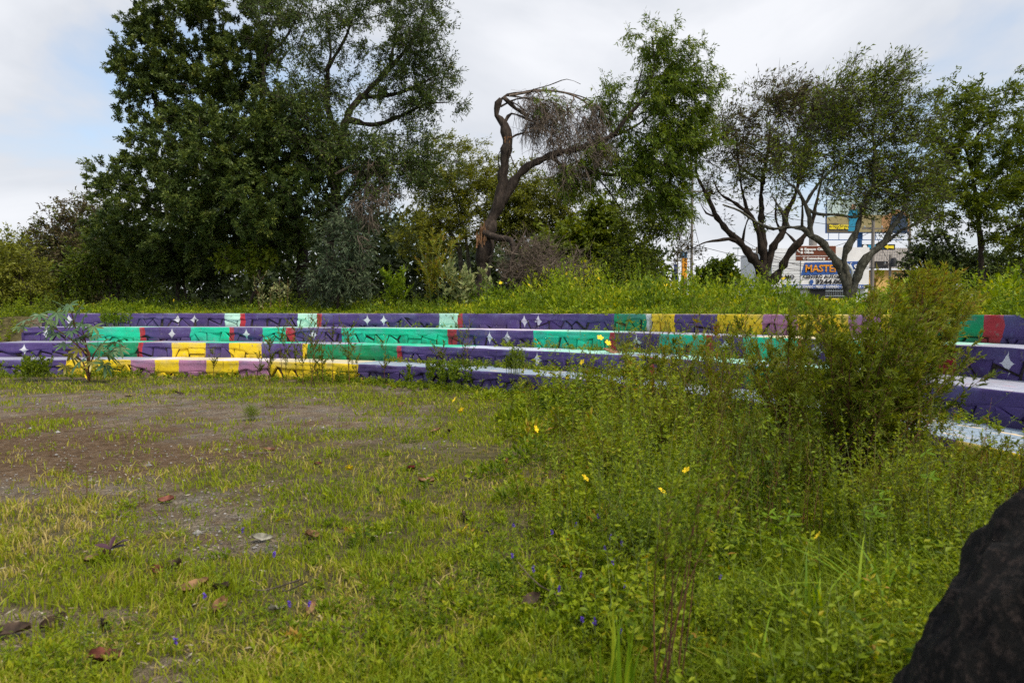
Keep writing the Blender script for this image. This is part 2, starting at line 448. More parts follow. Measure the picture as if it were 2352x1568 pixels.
TREADS = {
 3: [(-99, (.55, .5, .62)), (500, MI), (560, (.6, .52, .62)), (1480, CR), (2290, LI)],
 2: [(-99, LI), (205, PG), (330, WH), (600, MI), (680, WH), (780, PG), (1030, (.62, .55, .66)), (1217, PG), (1400, WH), (1700, CR), (1850, WH), (2000, PG), (2170, WH)],
 1: [(-99, LI), (203, GR), (312, RE), (326, WH), (440, GR), (520, WH), (600, GR), (655, WH), (780, GR), (1030, (.5, .55, .68)), (1225, PG), (1400, BL), (1500, PG), (1700, WH), (1760, PG), (1850, WH)],
 0: [(-99, LI), (200, WH), (320, (.70, .62, .66)), (370, CR), (480, (.72, .64, .66)), (600, CR), (800, BL)],
}
STARS = {3: [158.7, 408.7, 446.8, 844, 882, 1204.5, 1236.7], 2: [107, 395.5, 566.5, 720.6, 1125, 1166, 1463, 1667, 1874.6, 2315], 1: [55.7, 1187, 1234.6], 0: []}

def paint_mat(name, k, bands, stars, tread=False):
    m, n, b, out = new_mat(name)
    Ltot = curve_len(RAD[k])
    uvn = n.nodes.new("ShaderNodeUVMap"); uvn.uv_map = "paint"; sep = n.nodes.new("ShaderNodeSeparateXYZ"); n.links.new(uvn.outputs[0], sep.inputs[0])
    tc = n.nodes.new("ShaderNodeTexCoord")
    def nz(scale, detail=5, rough=.6, vec=None):
        q = n.nodes.new("ShaderNodeTexNoise"); q.inputs['Scale'].default_value = scale; q.inputs['Detail'].default_value = detail; q.inputs['Roughness'].default_value = rough
        n.links.new(vec or tc.outputs['Object'], q.inputs[0]); return q.outputs[0]
    def mt(op, a, c=None):
        q = n.nodes.new("ShaderNodeMath"); q.operation = op
        for i, v in enumerate((a, c)):
            if v is None: continue
            if hasattr(v, 'is_output'): n.links.new(v, q.inputs[i])
            else: q.inputs[i].default_value = v
        return q.outputs[0]
    wob = mt('MULTIPLY', mt('SUBTRACT', nz(3.0), 0.5), 0.16 if not tread else 0.5)
    s = mt('ADD', sep.outputs[0], wob)
    t = mt('DIVIDE', s, Ltot)
    if tread:
        pos = [max(0.0, float(s_of_px(k, px, STEP_H * (k + 1)))) / Ltot for px, c in bands]
    else:
        pos = [max(0.0, float(s_of_px(k, px))) / Ltot for px, c in bands]
    st = [(pos[0], bands[0][1])] + [(p, c) for p, (_, c) in list(zip(pos, bands))[1:]]
    r = ramp(n, st, 'CONSTANT'); n.links.new(t, r.inputs[0])
    col = r.outputs[0]
    def mixc(f, a, c, mode='MIX'):
        q = n.nodes.new("ShaderNodeMixRGB"); q.blend_type = mode
        for i, v in enumerate((f, a, c)):
            if hasattr(v, 'is_output'): n.links.new(v, q.inputs[i])
            else: q.inputs[i].default_value = v if i == 0 else (*v, 1)
        return q.outputs[0]
    def thr(x, a, c):
        q = n.nodes.new("ShaderNodeMapRange"); q.inputs['From Min'].default_value = a; q.inputs['From Max'].default_value = c
        n.links.new(x, q.inputs['Value']); return q.outputs[0]
    if not tread:
        # sponged blue over the upper part of the paint
        up = thr(sep.outputs[1], .18, .38)
        blu = mt('MULTIPLY', mt('MULTIPLY', thr(nz(1.7), .48, .66), up), 0.42)
        col = mixc(blu, col, (.20, .24, .40))
        col = mixc(mt('MULTIPLY', thr(nz(5.0, 7), .60, .75), .35), col, (.22, .30, .44))
        bv = mt('DIVIDE', mt('ABSOLUTE', mt('SUBTRACT', sep.outputs[1], 0.205)), 0.175)
        bp_ = mt('POWER', bv, .62); acc = None
        for px in stars:
            s0 = float(s_of_px(k, px))
            w = 0.145 if px < 2000 else 0.13
            q = mt('LESS_THAN', mt('ADD', mt('POWER', mt('DIVIDE', mt('ABSOLUTE', mt('SUBTRACT', mt('ADD', sep.outputs[0], mt('MULTIPLY', wob, .35)), s0)), w * random.uniform(.85, 1.15)), random.uniform(.55, .75)), mt('ADD', bp_, mt('MULTIPLY', mt('SUBTRACT', nz(16, 3), .5), .35))), 1.0)
            acc = q if acc is None else mt('MAXIMUM', acc, q)
        if acc is not None: col = mixc(acc, col, (.66, .68, .72))
        # drips of grime running down from the edge
        mp = n.nodes.new("ShaderNodeMapping"); mp.inputs['Scale'].default_value = (9, 1.2, 1); n.links.new(uvn.outputs[0], mp.inputs[0])
        dr = mt('MULTIPLY', thr(nz(1.0, 3, .5, mp.outputs[0]), .66, .74), mt('MULTIPLY', thr(sep.outputs[1], .10, .36), .7))
        col = mixc(dr, col, (.045, .035, .022))
        grime = mt('MULTIPLY', thr(nz(2.3, 8, .7), .54, .75), .45)
        col = mixc(grime, col, (.10, .085, .075))
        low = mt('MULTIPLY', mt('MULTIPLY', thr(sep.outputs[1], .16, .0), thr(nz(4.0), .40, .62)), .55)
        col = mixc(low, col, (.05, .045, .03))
        col = mixc(mt('MULTIPLY', thr(nz(7.0, 9, .75), .60, .66), .75), col, (.19, .17, .16))
        col = mixc(mt('MULTIPLY', thr(nz(1.1, 4, .6), .50, .70), .2), col, (.06, .05, .06))
    else:
        # loose brush strokes along the tread
        mp = n.nodes.new("ShaderNodeMapping"); mp.inputs['Scale'].default_value = (1.6, 9, 1); n.links.new(uvn.outputs[0], mp.inputs[0])
        col = mixc(mt('MULTIPLY', thr(nz(1.0, 4, .6, mp.outputs[0]), .52, .60), .6), col, (.48, .50, .58))
        if k == 0: col = mixc(mt('MULTIPLY', thr(nz(1.3, 3, .5, mp.outputs[0]), .62, .66), mt('GREATER_THAN', t, pos[-1])), col, (.75, .58, .33))
        if k == 1: col = mixc(mt('MULTIPLY', thr(nz(1.4, 3, .5, mp.outputs[0]), .66, .70), .7), col, (.5, .16, .2))
        grime = mt('MULTIPLY', thr(nz(2.0, 8, .7), .50, .78), .5)
        col = mixc(grime, col, (.16, .14, .12))
    fine_ = nz(28, 4, .7)
    q = n.nodes.new("ShaderNodeHueSaturation"); n.links.new(col, q.inputs['Color']); n.links.new(mt('ADD', mt('MULTIPLY', fine_, .45), .78), q.inputs['Value'])
    n.links.new(q.outputs[0], b.inputs['Base Color']); b.inputs['Roughness'].default_value = .75
    bp = n.nodes.new("ShaderNodeBump"); bp.inputs['Strength'].default_value = .55; bp.inputs['Distance'].default_value = .02
    n.links.new(nz(14, 8, .7), bp.inputs['Height']); n.links.new(bp.outputs[0], b.inputs['Normal'])
    return m

joint_mat = plain_mat("earth_joint", (.055, .045, .04), .95, .4, 12)
terrace = thing("painted_terrace", "curved four-tier stone terrace painted purple, green, yellow and pink with white stars", "terrace", (0, 0, 0))

def clip_poly(poly, nx_, ny_, c):
    """keep points with nx*x+ny*y <= c"""
    o = []
    for i in range(len(poly)):
        a = poly[i]; b_ = poly[(i + 1) % len(poly)]
        da = nx_ * a[0] + ny_ * a[1] - c; db = nx_ * b_[0] + ny_ * b_[1] - c
        if da <= 0: o.append(a)
        if (da < 0 < db) or (db < 0 < da):
            t = da / (da - db); o.append((a[0] + (b_[0] - a[0]) * t, a[1] + (b_[1] - a[1]) * t))
    return o

ROWN = ["lowest tier", "second tier", "third tier", "top tier"]
VIS = {0: (120, 830), 1: (10, 1330), 2: (60, 1520), 3: (110, 1500)}
for k in range(4):
    R = RAD[k]; z0 = STEP_H * k; Lt = curve_len(R)
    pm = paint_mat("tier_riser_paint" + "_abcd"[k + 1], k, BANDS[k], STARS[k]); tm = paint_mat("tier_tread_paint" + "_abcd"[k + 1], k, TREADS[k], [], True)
    # core wall behind the stones
    S = np.linspace(0, Lt, int(Lt / .25)); g = Geo()
    x, y = curve(R, S, -0.045); x2, y2 = curve(R, S, -0.5)
    nS = len(S)
    V = np.concatenate([np.stack([x, y, np.full(nS, z0 - .3)], -1), np.stack([x, y, np.full(nS, z0 + STEP_H - .03)], -1), np.stack([x2, y2, np.full(nS, z0 + STEP_H - .03)], -1), np.stack([x2, y2, np.full(nS, z0 - .3)], -1)])
    i0 = np.arange(nS - 1)
    Fc = np.concatenate([np.stack([i0 + j * nS, i0 + 1 + j * nS, i0 + 1 + (j + 1) * nS, i0 + (j + 1) * nS], -1) for j in range(3)])
    g.add(V, Fc); g.add(V[[0, nS, 2 * nS, 3 * nS]], [[0, 1, 2, 3]])
    step = g.build("step", joint_mat, terrace)
    step["label"] = ROWN[k] + " of the painted terrace"
    # rendered upper band, its lower edge broken
    S = np.arange(0, Lt, 0.05); nS = len(S)
    rs = np.random.default_rng(100 + k)
    vb = 0.22 + (fbm(S * 1.4, S * 0 + k * 7, 50 + k) - .5) * .16 + (vnoise(S * 7, S * 0, 60 + k) - .5) * .05
    low = sstep(.60, .68, fbm(S * .35, S * 0 + 3 * k, 70 + k)); vb = vb * (1 - low) + (.03 + .05 * vnoise(S * 5, S * 0, 3)) * low
    if k == 1:   # the dark green panel is rendered nearly to its foot
        for a_, b_ in ((198, 318), (697, 906)):
            q = sstep(0, .15, S - s_of_px(1, a_)) * sstep(0, .15, s_of_px(1, b_) - S); vb = vb * (1 - q) + .05 * q
    if k == 0: vb = np.minimum(vb, .26)
    rows = []
    def row(v, nn):
        nn = np.broadcast_to(nn, (nS,)) + (fbm(S * 2.2, v * 9 + 5 * k, 80) - .5) * .05
        x, y = curve(R, S, nn); rows.append((np.stack([x, y, z0 + v], -1), np.stack([S, v], -1)))
    row(vb + .015, -.05); row(vb, -.012); row(vb + .012, .012)
    for f_ in (.25, .5, .75): row(vb + (0.385 - vb) * f_, .012 + .006 * np.sin(f_ * 7))
    row(np.full(nS, .386) + (vnoise(S * 3, S * 0, 91 + k) - .5) * .012, .012); row(np.full(nS, .4) + (vnoise(S * 3, S * 0, 91 + k) - .5) * .012, -.004)
    g = Geo()
    V = np.concatenate([r_[0] for r_ in rows]); U = np.concatenate([r_[1] for r_ in rows])
    i0 = np.arange(nS - 1)
    Fc = np.concatenate([np.stack([i0 + j * nS, i0 + 1 + j * nS, i0 + 1 + (j + 1) * nS, i0 + (j + 1) * nS], -1) for j in range(len(rows) - 1)])
    g.add(V, Fc, .5, U)
    # closing end of the render at the left end
    xe, ye = rows[1][0][0][0], rows[1][0][0][1]
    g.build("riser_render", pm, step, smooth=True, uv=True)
    # tread
    depth = (RAD[k + 1] - R + .06) if k < 3 else 0.42
    nn = -np.linspace(0, depth, 6); g = Geo(); V = []; U = []
    topn = (vnoise(S * 3, S * 0, 91 + k) - .5) * .012
    for j, q in enumerate(nn):
        edge = (fbm(S * 2.2, .4 * 9 + 5 * k + 0 * S, 80) - .5) * .05 if j == 0 else 0
        x, y = curve(R, S, q - .004 + edge); V.append(np.stack([x, y, z0 + STEP_H + topn * (1 if j == 0 else .3) + (fbm(S * .8, S * 0 + j, 95 + k) - .5) * (.012 if j else 0)], -1)); U.append(np.stack([S, np.full(nS, -q)], -1))
    if k == 3:
        x, y = curve(R, S, nn[-1] - .01); V.append(np.stack([x, y, np.full(nS, z0 + .1)], -1)); U.append(np.stack([S, np.full(nS, depth)], -1))
    V = np.concatenate(V); U = np.concatenate(U); J = len(V) // nS
    Fc = np.concatenate([np.stack([i0 + j * nS, i0 + 1 + j * nS, i0 + 1 + (j + 1) * nS, i0 + (j + 1) * nS], -1) for j in range(J - 1)])
    g.add(V, Fc, .5, U); g.build("tread", tm, step, smooth=False, uv=True)
    # left end face, painted like the riser
    g = Geo(); e0 = X_END - .006
    g.add([[e0, CY + R - .02, z0 - .3], [e0, CY + R + depth, z0 - .3], [e0, CY + R + depth, z0 + .398], [e0, CY + R - .012, z0 + .398]], [[0, 1, 2, 3]], .5, [[.02, 0], [.02, 0], [.02, .38], [.02, .38]])
    g.build("end_face", pm, step, uv=True)
    # stones
    sites = []; s_ = 0.1
    while s_ < Lt - .2:
        w = rs.uniform(.26, .54)
        if rs.random() < .55:
            sites.append((s_ + w * rs.uniform(.1, .6), rs.uniform(.02, .09))); sites.append((s_ + w * rs.uniform(.4, .95), rs.uniform(.14, .24)))
        else: sites.append((s_ + w * .5 + rs.normal(0, .05), rs.uniform(.03, .20)))
        s_ += w
    lo, hi = s_of_px(k, VIS[k][0]), s_of_px(k, VIS[k][1])
    rest = Geo(); cnt = 0
    for i, (cs, cv) in enumerate(sites):
        top = float(np.interp(cs, S, vb)) + .03
        pl = [(cs - .4, -.12 if k == 0 else -.02), (cs + .4, -.12 if k == 0 else -.02), (cs + .4, max(top, .06)), (cs - .4, max(top, .06))]
        for j in range(max(0, i - 5), min(len(sites), i + 6)):
            if j == i: continue
            dx, dv = sites[j][0] - cs, sites[j][1] - cv; Ln = math.hypot(dx, dv)
            gap = .006 + .026 * hash2(np.array(min(i, j)), np.array(max(i, j)), k) ** 2
            ux, uy = dx / Ln, dv / Ln
            pl = clip_poly(pl, ux, uy, ux * cs + uy * cv + Ln / 2 - gap)
            if len(pl) < 3: break
        if len(pl) < 3: continue
        q = np.array(pl); c = q.mean(0)
        if np.ptp(q[:, 0]) < .05 or np.ptp(q[:, 1]) < .03: continue
        q = q + rs.normal(0, .006, q.shape)
        inner = c + (q - c) * rs.uniform(.80, .9, (len(q), 1))
        pr = rs.uniform(-.022, .02); tilt = rs.normal(0, .10, 2)
        V = []; U = []
        for ring, nn_ in ((q, -.05), (q, pr - .018), (inner, pr)):
            nv = nn_ + (((ring - c) @ tilt) if nn_ > -.04 else 0)
            x, y = curve(R, ring[:, 0], nv); V.append(np.stack([x, y, z0 + ring[:, 1]], -1)); U.append(ring)
        x, y = curve(R, c[0], pr + rs.uniform(.0, .012)); V.append(np.array([[x, y, z0 + c[1]]], float)); U.append(c[None])
        V = np.concatenate(V); U = np.concatenate(U); nq = len(q); Fc3 = []; Fc4 = []
        for a_ in range(nq):
            b_ = (a_ + 1) % nq
            Fc4 += [[a_, b_, nq + b_, nq + a_], [nq + a_, nq + b_, 2 * nq + b_, 2 * nq + a_]]; Fc3.append([2 * nq + a_, 2 * nq + b_, 3 * nq])
        tgt = Geo() if (lo < cs < hi) else rest
        n0 = tgt.n
        tgt.add(V, Fc4, .5, U); tgt.n -= 0
        # triangles share the vertices just added
        tgt.loops.append((np.array(Fc3) + n0).reshape(-1)); tgt.tot.append(np.full(nq, 3, int)); tgt.m.append(np.zeros(nq, int))
        if tgt is not rest:
            tgt.build("stone", pm, step, uv=True); cnt += 1
    if rest.v:
        o = rest.build("stones", pm, step, uv=True); o["kind"] = "stuff"
    print("tier", k, "stones", cnt)

# ---------------------------------------------------------------- trees
def make_tree(name, label, cat, D, limbs, blobs, bark, leafm, seed, nt_=300, per=40, ll=.13, lw=.03, sig=.3, bias=(0, 0, 0), droop=.2, twig=M['dark_twig'], twr=.03, group=None, tintb=0.5, spread_y=1.0, base=None, extra_twigs=0, out_w=1.0, flat=1.0, clump=None, ftw=1.0, gaps=None, share=.74, reach=1.06):
    r = np.random.default_rng(seed)
    def wp(q, Dd=D):
        dd = q[2] if len(q) > 2 else 0
        return P(q[0], q[1], Dd + dd)
    first = wp(limbs[0][0][0])
    if base is None:
        bz = float(gz(first[0], first[1])); base = np.array([first[0], first[1], min(bz, first[2])])
    root = thing(name, label, cat, tuple(base), group)
    gt = Geo(); nodes = []; nrad = []
    for li, (pts, r0, r1) in enumerate(limbs):
        w = [wp(q) for q in pts]
        if len(pts[0]) < 3:
            # give limbs some depth of their own
            off = r.normal(0, .5) if li else 0
            w = [p_ + np.array([0, off * (i / max(1, len(w) - 1)), 0]) for i, p_ in enumerate(w)]
        if li == 0: w = [np.array([w[0][0], w[0][1], base[2] - .15])] + w if w[0][2] > base[2] else w
        rr = np.linspace(r0, r1, len(w))
        q, qr = limb(gt, w, rr, 9 if r0 > .06 else 5, .17, .5, seed + li, .18)
        nodes.append(q); nrad.append(qr)
    gt.build("trunk", bark, root, smooth=True, origin=base)
    cap = 60000
    N = np.zeros((cap, 3)); c0 = np.concatenate(nodes); n_ = len(c0); N[:n_] = c0
    # targets
    wts = np.array([b_[2] * b_[3] * (b_[5] if len(b_) > 5 else 1) for b_ in blobs], float); wts /= wts.sum()
    pick = r.choice(len(blobs), nt_, p=wts)
    cen = np.array([P(b_[0], b_[1], D + (b_[4] if len(b_) > 4 else 0)) for b_ in blobs])
    rx = np.array([b_[2] * D / F for b_ in blobs]); rz = np.array([b_[3] * D / F for b_ in blobs]); ry = np.sqrt(rx * rz) * spread_y
    dirv = unit(r.normal(0, 1, (nt_, 3))); rad = r.random(nt_) ** .42
    tg = cen[pick] + dirv * rad[:, None] * np.stack([rx[pick], ry[pick], rz[pick]], -1)
    if clump:
        # leafy sub-clumps sitting on the surface of each mass
        nsub, csig = clump; sp_ = r.choice(len(blobs), nsub, p=wts); sd_ = unit(r.normal(0, 1, (nsub, 3)) + np.array([0, -.35, .25]))
        sc_ = cen[sp_] + sd_ * (r.uniform(.62, 1.0, nsub) * r.uniform(.85, reach, nsub))[:, None] * np.stack([rx[sp_], ry[sp_], rz[sp_]], -1)
        si = r.integers(0, nsub, int(nt_ * share)); k_ = len(si)
        off_ = r.normal(0, csig, (k_, 3)); off_[:, 2] *= .7
        tg[:k_] = sc_[si] + off_; dirv[:k_] = unit(unit(off_) * .7 + sd_[si] * .8); pick[:k_] = sp_[si]
    if gaps:
        keep = fbm(tg[:, 0] * gaps[0] + tg[:, 1] * .5, tg[:, 2] * gaps[0] - tg[:, 1] * .3, seed) > gaps[1]
        tg = tg[keep]; dirv = dirv[keep]; pick = pick[keep]; nt_ = len(tg)
    o_ = np.argsort(r.random(nt_) * 2 + np.linalg.norm(tg - c0.mean(0), axis=1) * .15); tg = tg[o_]; pick = pick[o_]; dirv = dirv[o_]
    TP = []; TR = []
    for i in range(nt_):
        t = tg[i]; d = np.linalg.norm(N[:n_] - t, axis=1)
        # prefer nodes below the target
        d = d + np.maximum(N[:n_, 2] - t[2], 0) * .6
        j = int(np.argmin(d)); a = N[j]; ln = np.linalg.norm(t - a)
        m1 = a + (t - a) * .35 + np.array([0, 0, .08 * ln]) + r.normal(0, .06, 3) * ln; m2 = a + (t - a) * .7 + np.array([0, 0, .06 * ln]) + r.normal(0, .05, 3) * ln
        pth = np.stack([a, m1, m2, t]); TP.append(pth)
        rr = max(.007 * ftw, twr * (1 + i * .06) ** -.45) * min(1, .35 + ln * .4)
        TR.append([rr, rr * .75, rr * .5, rr * .25])
        if n_ + 4 < cap:
            N[n_:n_ + 4] = [m1, m2, (m2 + t) / 2, t]; n_ += 4
    TP = np.array(TP); TR = np.array(TR)
    gw = Geo(); tubes(gw, TP, TR, 3)
    # fine twigs at the tips
    ntw = max(1, 3 + extra_twigs)
    bb = TP[:, 2][:, None, :] + (TP[:, 3] - TP[:, 2])[:, None, :] * r.random((nt_, ntw, 1))
    dd = unit(dirv[:, None, :] * .6 * out_w + r.normal(0, .6, (nt_, ntw, 3)) + np.array(bias) + np.array([0, 0, .1 - droop])) * (sig * r.uniform(.8, 2.0, (nt_, ntw, 1)))
    dd[..., 2] *= flat
    b2 = bb + dd; mid = (bb + b2) / 2 + r.normal(0, .05, bb.shape) * sig
    tubes(gw, np.stack([bb, mid, b2], 2).reshape(-1, 3, 3), np.tile([.008 * ftw, .006 * ftw, .003 * ftw], (nt_ * ntw, 1)), 3)
    gw.build("twigs", twig, root, origin=base)["kind"] = "stuff"
    if per > 0:
        gl = Geo()
        dens = np.array([b_[5] if len(b_) > 5 else 1.0 for b_ in blobs])
        nl = nt_ * per
        ti = r.integers(0, nt_, nl); tw_ = r.integers(0, ntw, nl); u = r.random(nl)[:, None]
        pos = bb[ti, tw_] + dd[ti, tw_] * u * 1.05 + r.normal(0, sig * .16, (nl, 3))
        d = unit(dd[ti, tw_]) * .7 + r.normal(0, .55, (nl, 3)) + np.array(bias) * 1.2 + np.array([0, 0, .15 - droop * 1.6])
        clump = r.normal(0, .14, nt_)[ti]
        tb = np.array([b_[6] if len(b_) > 6 else 0.0 for b_ in blobs])[pick][ti]
        tint = np.clip(tintb + clump + r.normal(0, .16, nl) + tb, 0, 1)
        leaves(gl, pos, d, ll * r.uniform(.65, 1.25, nl), lw * r.uniform(.7, 1.3, nl), tint, rg=r, tri=D > 20)
        gl.build("crown", leafm, root, origin=base)["kind"] = "stuff"
    return root

# the great acacia: dense side and thin side
make_tree("acacia_tree", "huge dense dark green acacia filling the upper left of the view", "tree", 26.5,
    [([(700, 690), (690, 560), (650, 430), (610, 300), (600, 190), (590, 90)], .30, .06),
     ([(665, 480), (560, 400), (450, 330), (370, 260), (340, 180)], .16, .04),
     ([(640, 400), (520, 300), (450, 200), (420, 110)], .14, .03),
     ([(690, 580), (560, 540), (430, 510), (320, 470), (250, 430)], .15, .03),
     ([(612, 300), (540, 200), (500, 100), (480, 30)], .10, .03)],
    [(310, 170, 42, 80), (355, 120, 65, 100), (440, 60, 110, 85), (545, 30, 100, 75), (345, 235, 60, 75), (440, 190, 105, 100), (365, 340, 85, 80), (315, 440, 95, 80, -.5), (250, 445, 45, 55), (500, 250, 110, 90), (480, 350, 120, 100, -2), (600, 330, 110, 100, -1.5), (540, 450, 150, 110, -1.5), (410, 490, 140, 100, -1), (300, 540, 90, 75), (640, 470, 120, 100, -1.5), (660, 560, 100, 70, -.5), (500, 580, 140, 60), (380, 590, 90, 45), (690, 350, 90, 80, -1.5), (560, 150, 90, 90), (580, -60, 150, 60), (400, -30, 120, 50)],
    M['bark_dark'], M['acacia'], 11, 2700, 112, .125, .046, .19, extra_twigs=-1, droop=.05, twr=.06, tintb=.46, clump=(230, .34), share=.62, reach=.95)
make_tree("acacia_tree", "thin-crowned acacia with dark open limbs showing sky, right of the dense one", "tree", 25.5,
    [([(765, 690), (757, 600), (762, 520), (772, 440), (784, 330), (800, 262), (829, 224), (895, 157), (948, 95), (975, 30)], .24, .035),
     ([(772, 440), (735, 350), (686, 305), (640, 250), (610, 200), (605, 140), (625, 60)], .15, .03),
     ([(784, 330), (752, 250), (748, 165), (753, 110), (740, 20)], .12, .03),
     ([(800, 275), (860, 285), (920, 262), (975, 235), (1030, 228)], .10, .02),
     ([(829, 224), (900, 215), (960, 190), (1010, 160)], .08, .02),
     ([(895, 157), (900, 90), (905, 20)], .07, .02), ([(748, 165), (800, 90), (830, 20)], .07, .02), ([(605, 140), (660, 90), (700, 20)], .06, .02),
     ([(765, 480), (830, 420), (890, 390), (950, 380)], .09, .02)],
    [(640, 60, 100, 80, 0, .7), (740, 60, 110, 80, 0, .6), (850, 60, 110, 80, 0, .6), (950, 70, 80, 85, 0, 1.0), (990, 160, 50, 75, 0, 1.2), (925, 190, 75, 60, 0, .7), (970, 230, 60, 45, 0, 1.2), (880, 265, 70, 40, 0, .7), (810, 180, 90, 60, 0, .45), (690, 190, 80, 80, 0, .5), (720, 300, 90, 70, -1.0, 1.3), (800, 350, 90, 60, -.8, 1.3), (900, 385, 85, 60, -.5, 1.2), (960, 370, 50, 50, 0, 1.2), (760, 450, 90, 70, -.8, 1.0), (860, 470, 60, 60, -.3, .7), (1030, 240, 25, 12, 0, .5)],
    M['bark_dark'], M['acacia'], 12, 1150, 64, .13, .036, .28, droop=.15, twr=.05, tintb=.40, extra_twigs=2, clump=(100, .42))
make_tree("acacia_sapling", "grey-green drooping acacia shoot hanging low beside the dead twigs", "tree", 23.6,
    [([(775, 700), (780, 620), (790, 520)], .06, .02)],
    [(790, 600, 60, 70), (800, 530, 50, 50), (745, 640, 40, 50), (815, 650, 30, 40)], M['bark_dark'], M['acacia_grey'], 13, 170, 55, .15, .035, .3, droop=.35, tintb=.55)
# dead hanging twigs on it
def twig_mass(name, label, cat, D, roots, areas, nn_, seed, mat, sag=.5, rad=.012, ln=(.5, 1.4), side=(0, 0, 0), main=.03):
    r = np.random.default_rng(seed)
    base = P(roots[0][0], roots[0][1], D); root = thing(name, label, cat, tuple(base))
    g = Geo(); W = [P(q[0], q[1], D) for q in roots]
    if len(W) > 1: limb(g, W, np.linspace(main * 1.4, main * .6, len(W)), 6, .1, .5, seed)
    N = list(smooth_path(W, np.ones(len(W)))[0]) if len(W) > 1 else [W[0]]
    g.build("limb", mat, root, smooth=True, origin=base)
    g = Geo(); TP = []; TR = []
    for i in range(nn_):
        a = areas[r.integers(0, len(areas))]
        t = P(a[0] + r.normal(0, .5) * a[2], a[1] + r.normal(0, .5) * a[3], D + r.normal(0, .5))
        A = np.array(N); j = int(np.argmin(np.linalg.norm(A - t, axis=1) + r.random(len(A)) * .5)); s_ = A[j]; L_ = np.linalg.norm(t - s_)
        m1 = s_ + (t - s_) * .3 + np.array([0, 0, .2 * L_ * sag]) + r.normal(0, .06, 3) * L_; m2 = s_ + (t - s_) * .7 + np.array([0, 0, .22 * L_ * sag]) + r.normal(0, .06, 3) * L_
        TP.append([s_, m1, m2, t]); q = rad * (1 + i * .02) ** -.3 * 1.6; TR.append([q, q * .8, q * .6, q * .35]); N += [m1, m2, t]
    tubes(g, np.array(TP), np.array(TR), 4)
    TP = np.array(TP); nt2 = nn_ * 5
    ii = r.integers(0, nn_, nt2); u = r.random((nt2, 1)); s_ = TP[ii, 1] * (1 - u) + TP[ii, 3] * u
    d = unit(r.normal(0, 1, (nt2, 3)) + np.array(side) + np.array([0, 0, -sag])) * r.uniform(ln[0], ln[1], (nt2, 1)) * .5
    tubes(g, np.stack([s_, s_ + d * .5 + r.normal(0, .03, (nt2, 3)), s_ + d + np.array([0, 0, -.12 * sag])], 1), np.tile([.006, .0045, .003], (nt2, 1)) * (rad / .012), 3)
    g.build("twigs", mat, root, origin=base)["kind"] = "stuff"
    return root
twig_mass("dead_branch", "pale dead branch of hanging twigs against the dark acacia foliage", "branch", 24.0, [(770, 400), (800, 385), (840, 372), (880, 385)], [(850, 420, 50, 50), (825, 480, 30, 50), (870, 460, 30, 50)], 110, 21, M['dead_twig'], 1.0, .014, (.4, 1.2))
twig_mass("dead_branch", "bare forked dead branch low in front of the acacia trunk", "branch", 23.8, [(760, 660), (790, 620), (830, 590), (845, 545)], [(830, 560, 30, 50), (800, 620, 30, 25), (850, 520, 25, 40)], 40, 22, M['dead_twig'], .4, .012, (.3, .9))

# trees at far left
make_tree("thin_tree", "thin brownish tree left of the great acacia", "tree", 34,
    [([(255, 700), (250, 640), (215, 560), (170, 500)], .14, .03), ([(250, 640), (180, 600), (120, 560)], .07, .02), ([(240, 620), (235, 540), (220, 480)], .07, .02)],
    [(190, 500, 60, 45), (140, 530, 55, 45), (110, 600, 60, 60), (180, 590, 70, 60), (230, 560, 60, 70), (90, 560, 30, 40), (160, 660, 70, 40)], M['bark_dark'], M['brownish'], 31, 420, 34, .2, .07, .38, droop=.2, tintb=.45)
make_tree("low_tree", "blurred light green tree at the left edge", "tree", 29,
    [([(78, 715), (60, 660), (30, 610)], .08, .03), ([(70, 680), (85, 630)], .05, .02)],
    [(20, 590, 60, 55), (-30, 620, 70, 70), (70, 640, 55, 40), (20, 660, 80, 45), (90, 680, 40, 25), (-90, 640, 70, 80)], M['bark_dark'], M['feather'], 32, 420, 46, .16, .05, .34, tintb=.5)
make_tree("bushy_tree", "dark bushy tree with forked trunk under the acacia's left lobe", "tree", 29.5,
    [([(262, 705), (250, 650), (235, 610)], .10, .05), ([(262, 705), (275, 650), (300, 600)], .10, .04), ([(250, 650), (215, 625)], .05, .02), ([(268, 680), (262, 600)], .05, .02)],
    [(220, 620, 55, 45), (290, 600, 60, 40), (170, 650, 45, 35), (330, 640, 50, 40), (255, 570, 60, 40)], M['bark_dark'], M['green_tree'], 33, 260, 40, .17, .06, .34, tintb=.4)
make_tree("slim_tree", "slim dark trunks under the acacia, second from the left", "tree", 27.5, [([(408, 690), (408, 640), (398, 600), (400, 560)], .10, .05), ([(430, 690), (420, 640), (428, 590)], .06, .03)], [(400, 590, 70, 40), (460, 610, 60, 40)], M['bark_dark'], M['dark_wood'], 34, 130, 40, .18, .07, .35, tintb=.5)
make_tree("slim_tree", "small broad-leaved tree with pale leaves under the acacia's shade", "tree", 25.2, [([(572, 705), (590, 650), (596, 610), (570, 590)], .07, .02), ([(590, 650), (620, 640)], .03, .01)], [(560, 600, 50, 12), (530, 602, 30, 10), (600, 590, 25, 20)], M['bark_dark'], M['willowy'], 35, 60, 26, .17, .10, .25, tintb=.75)

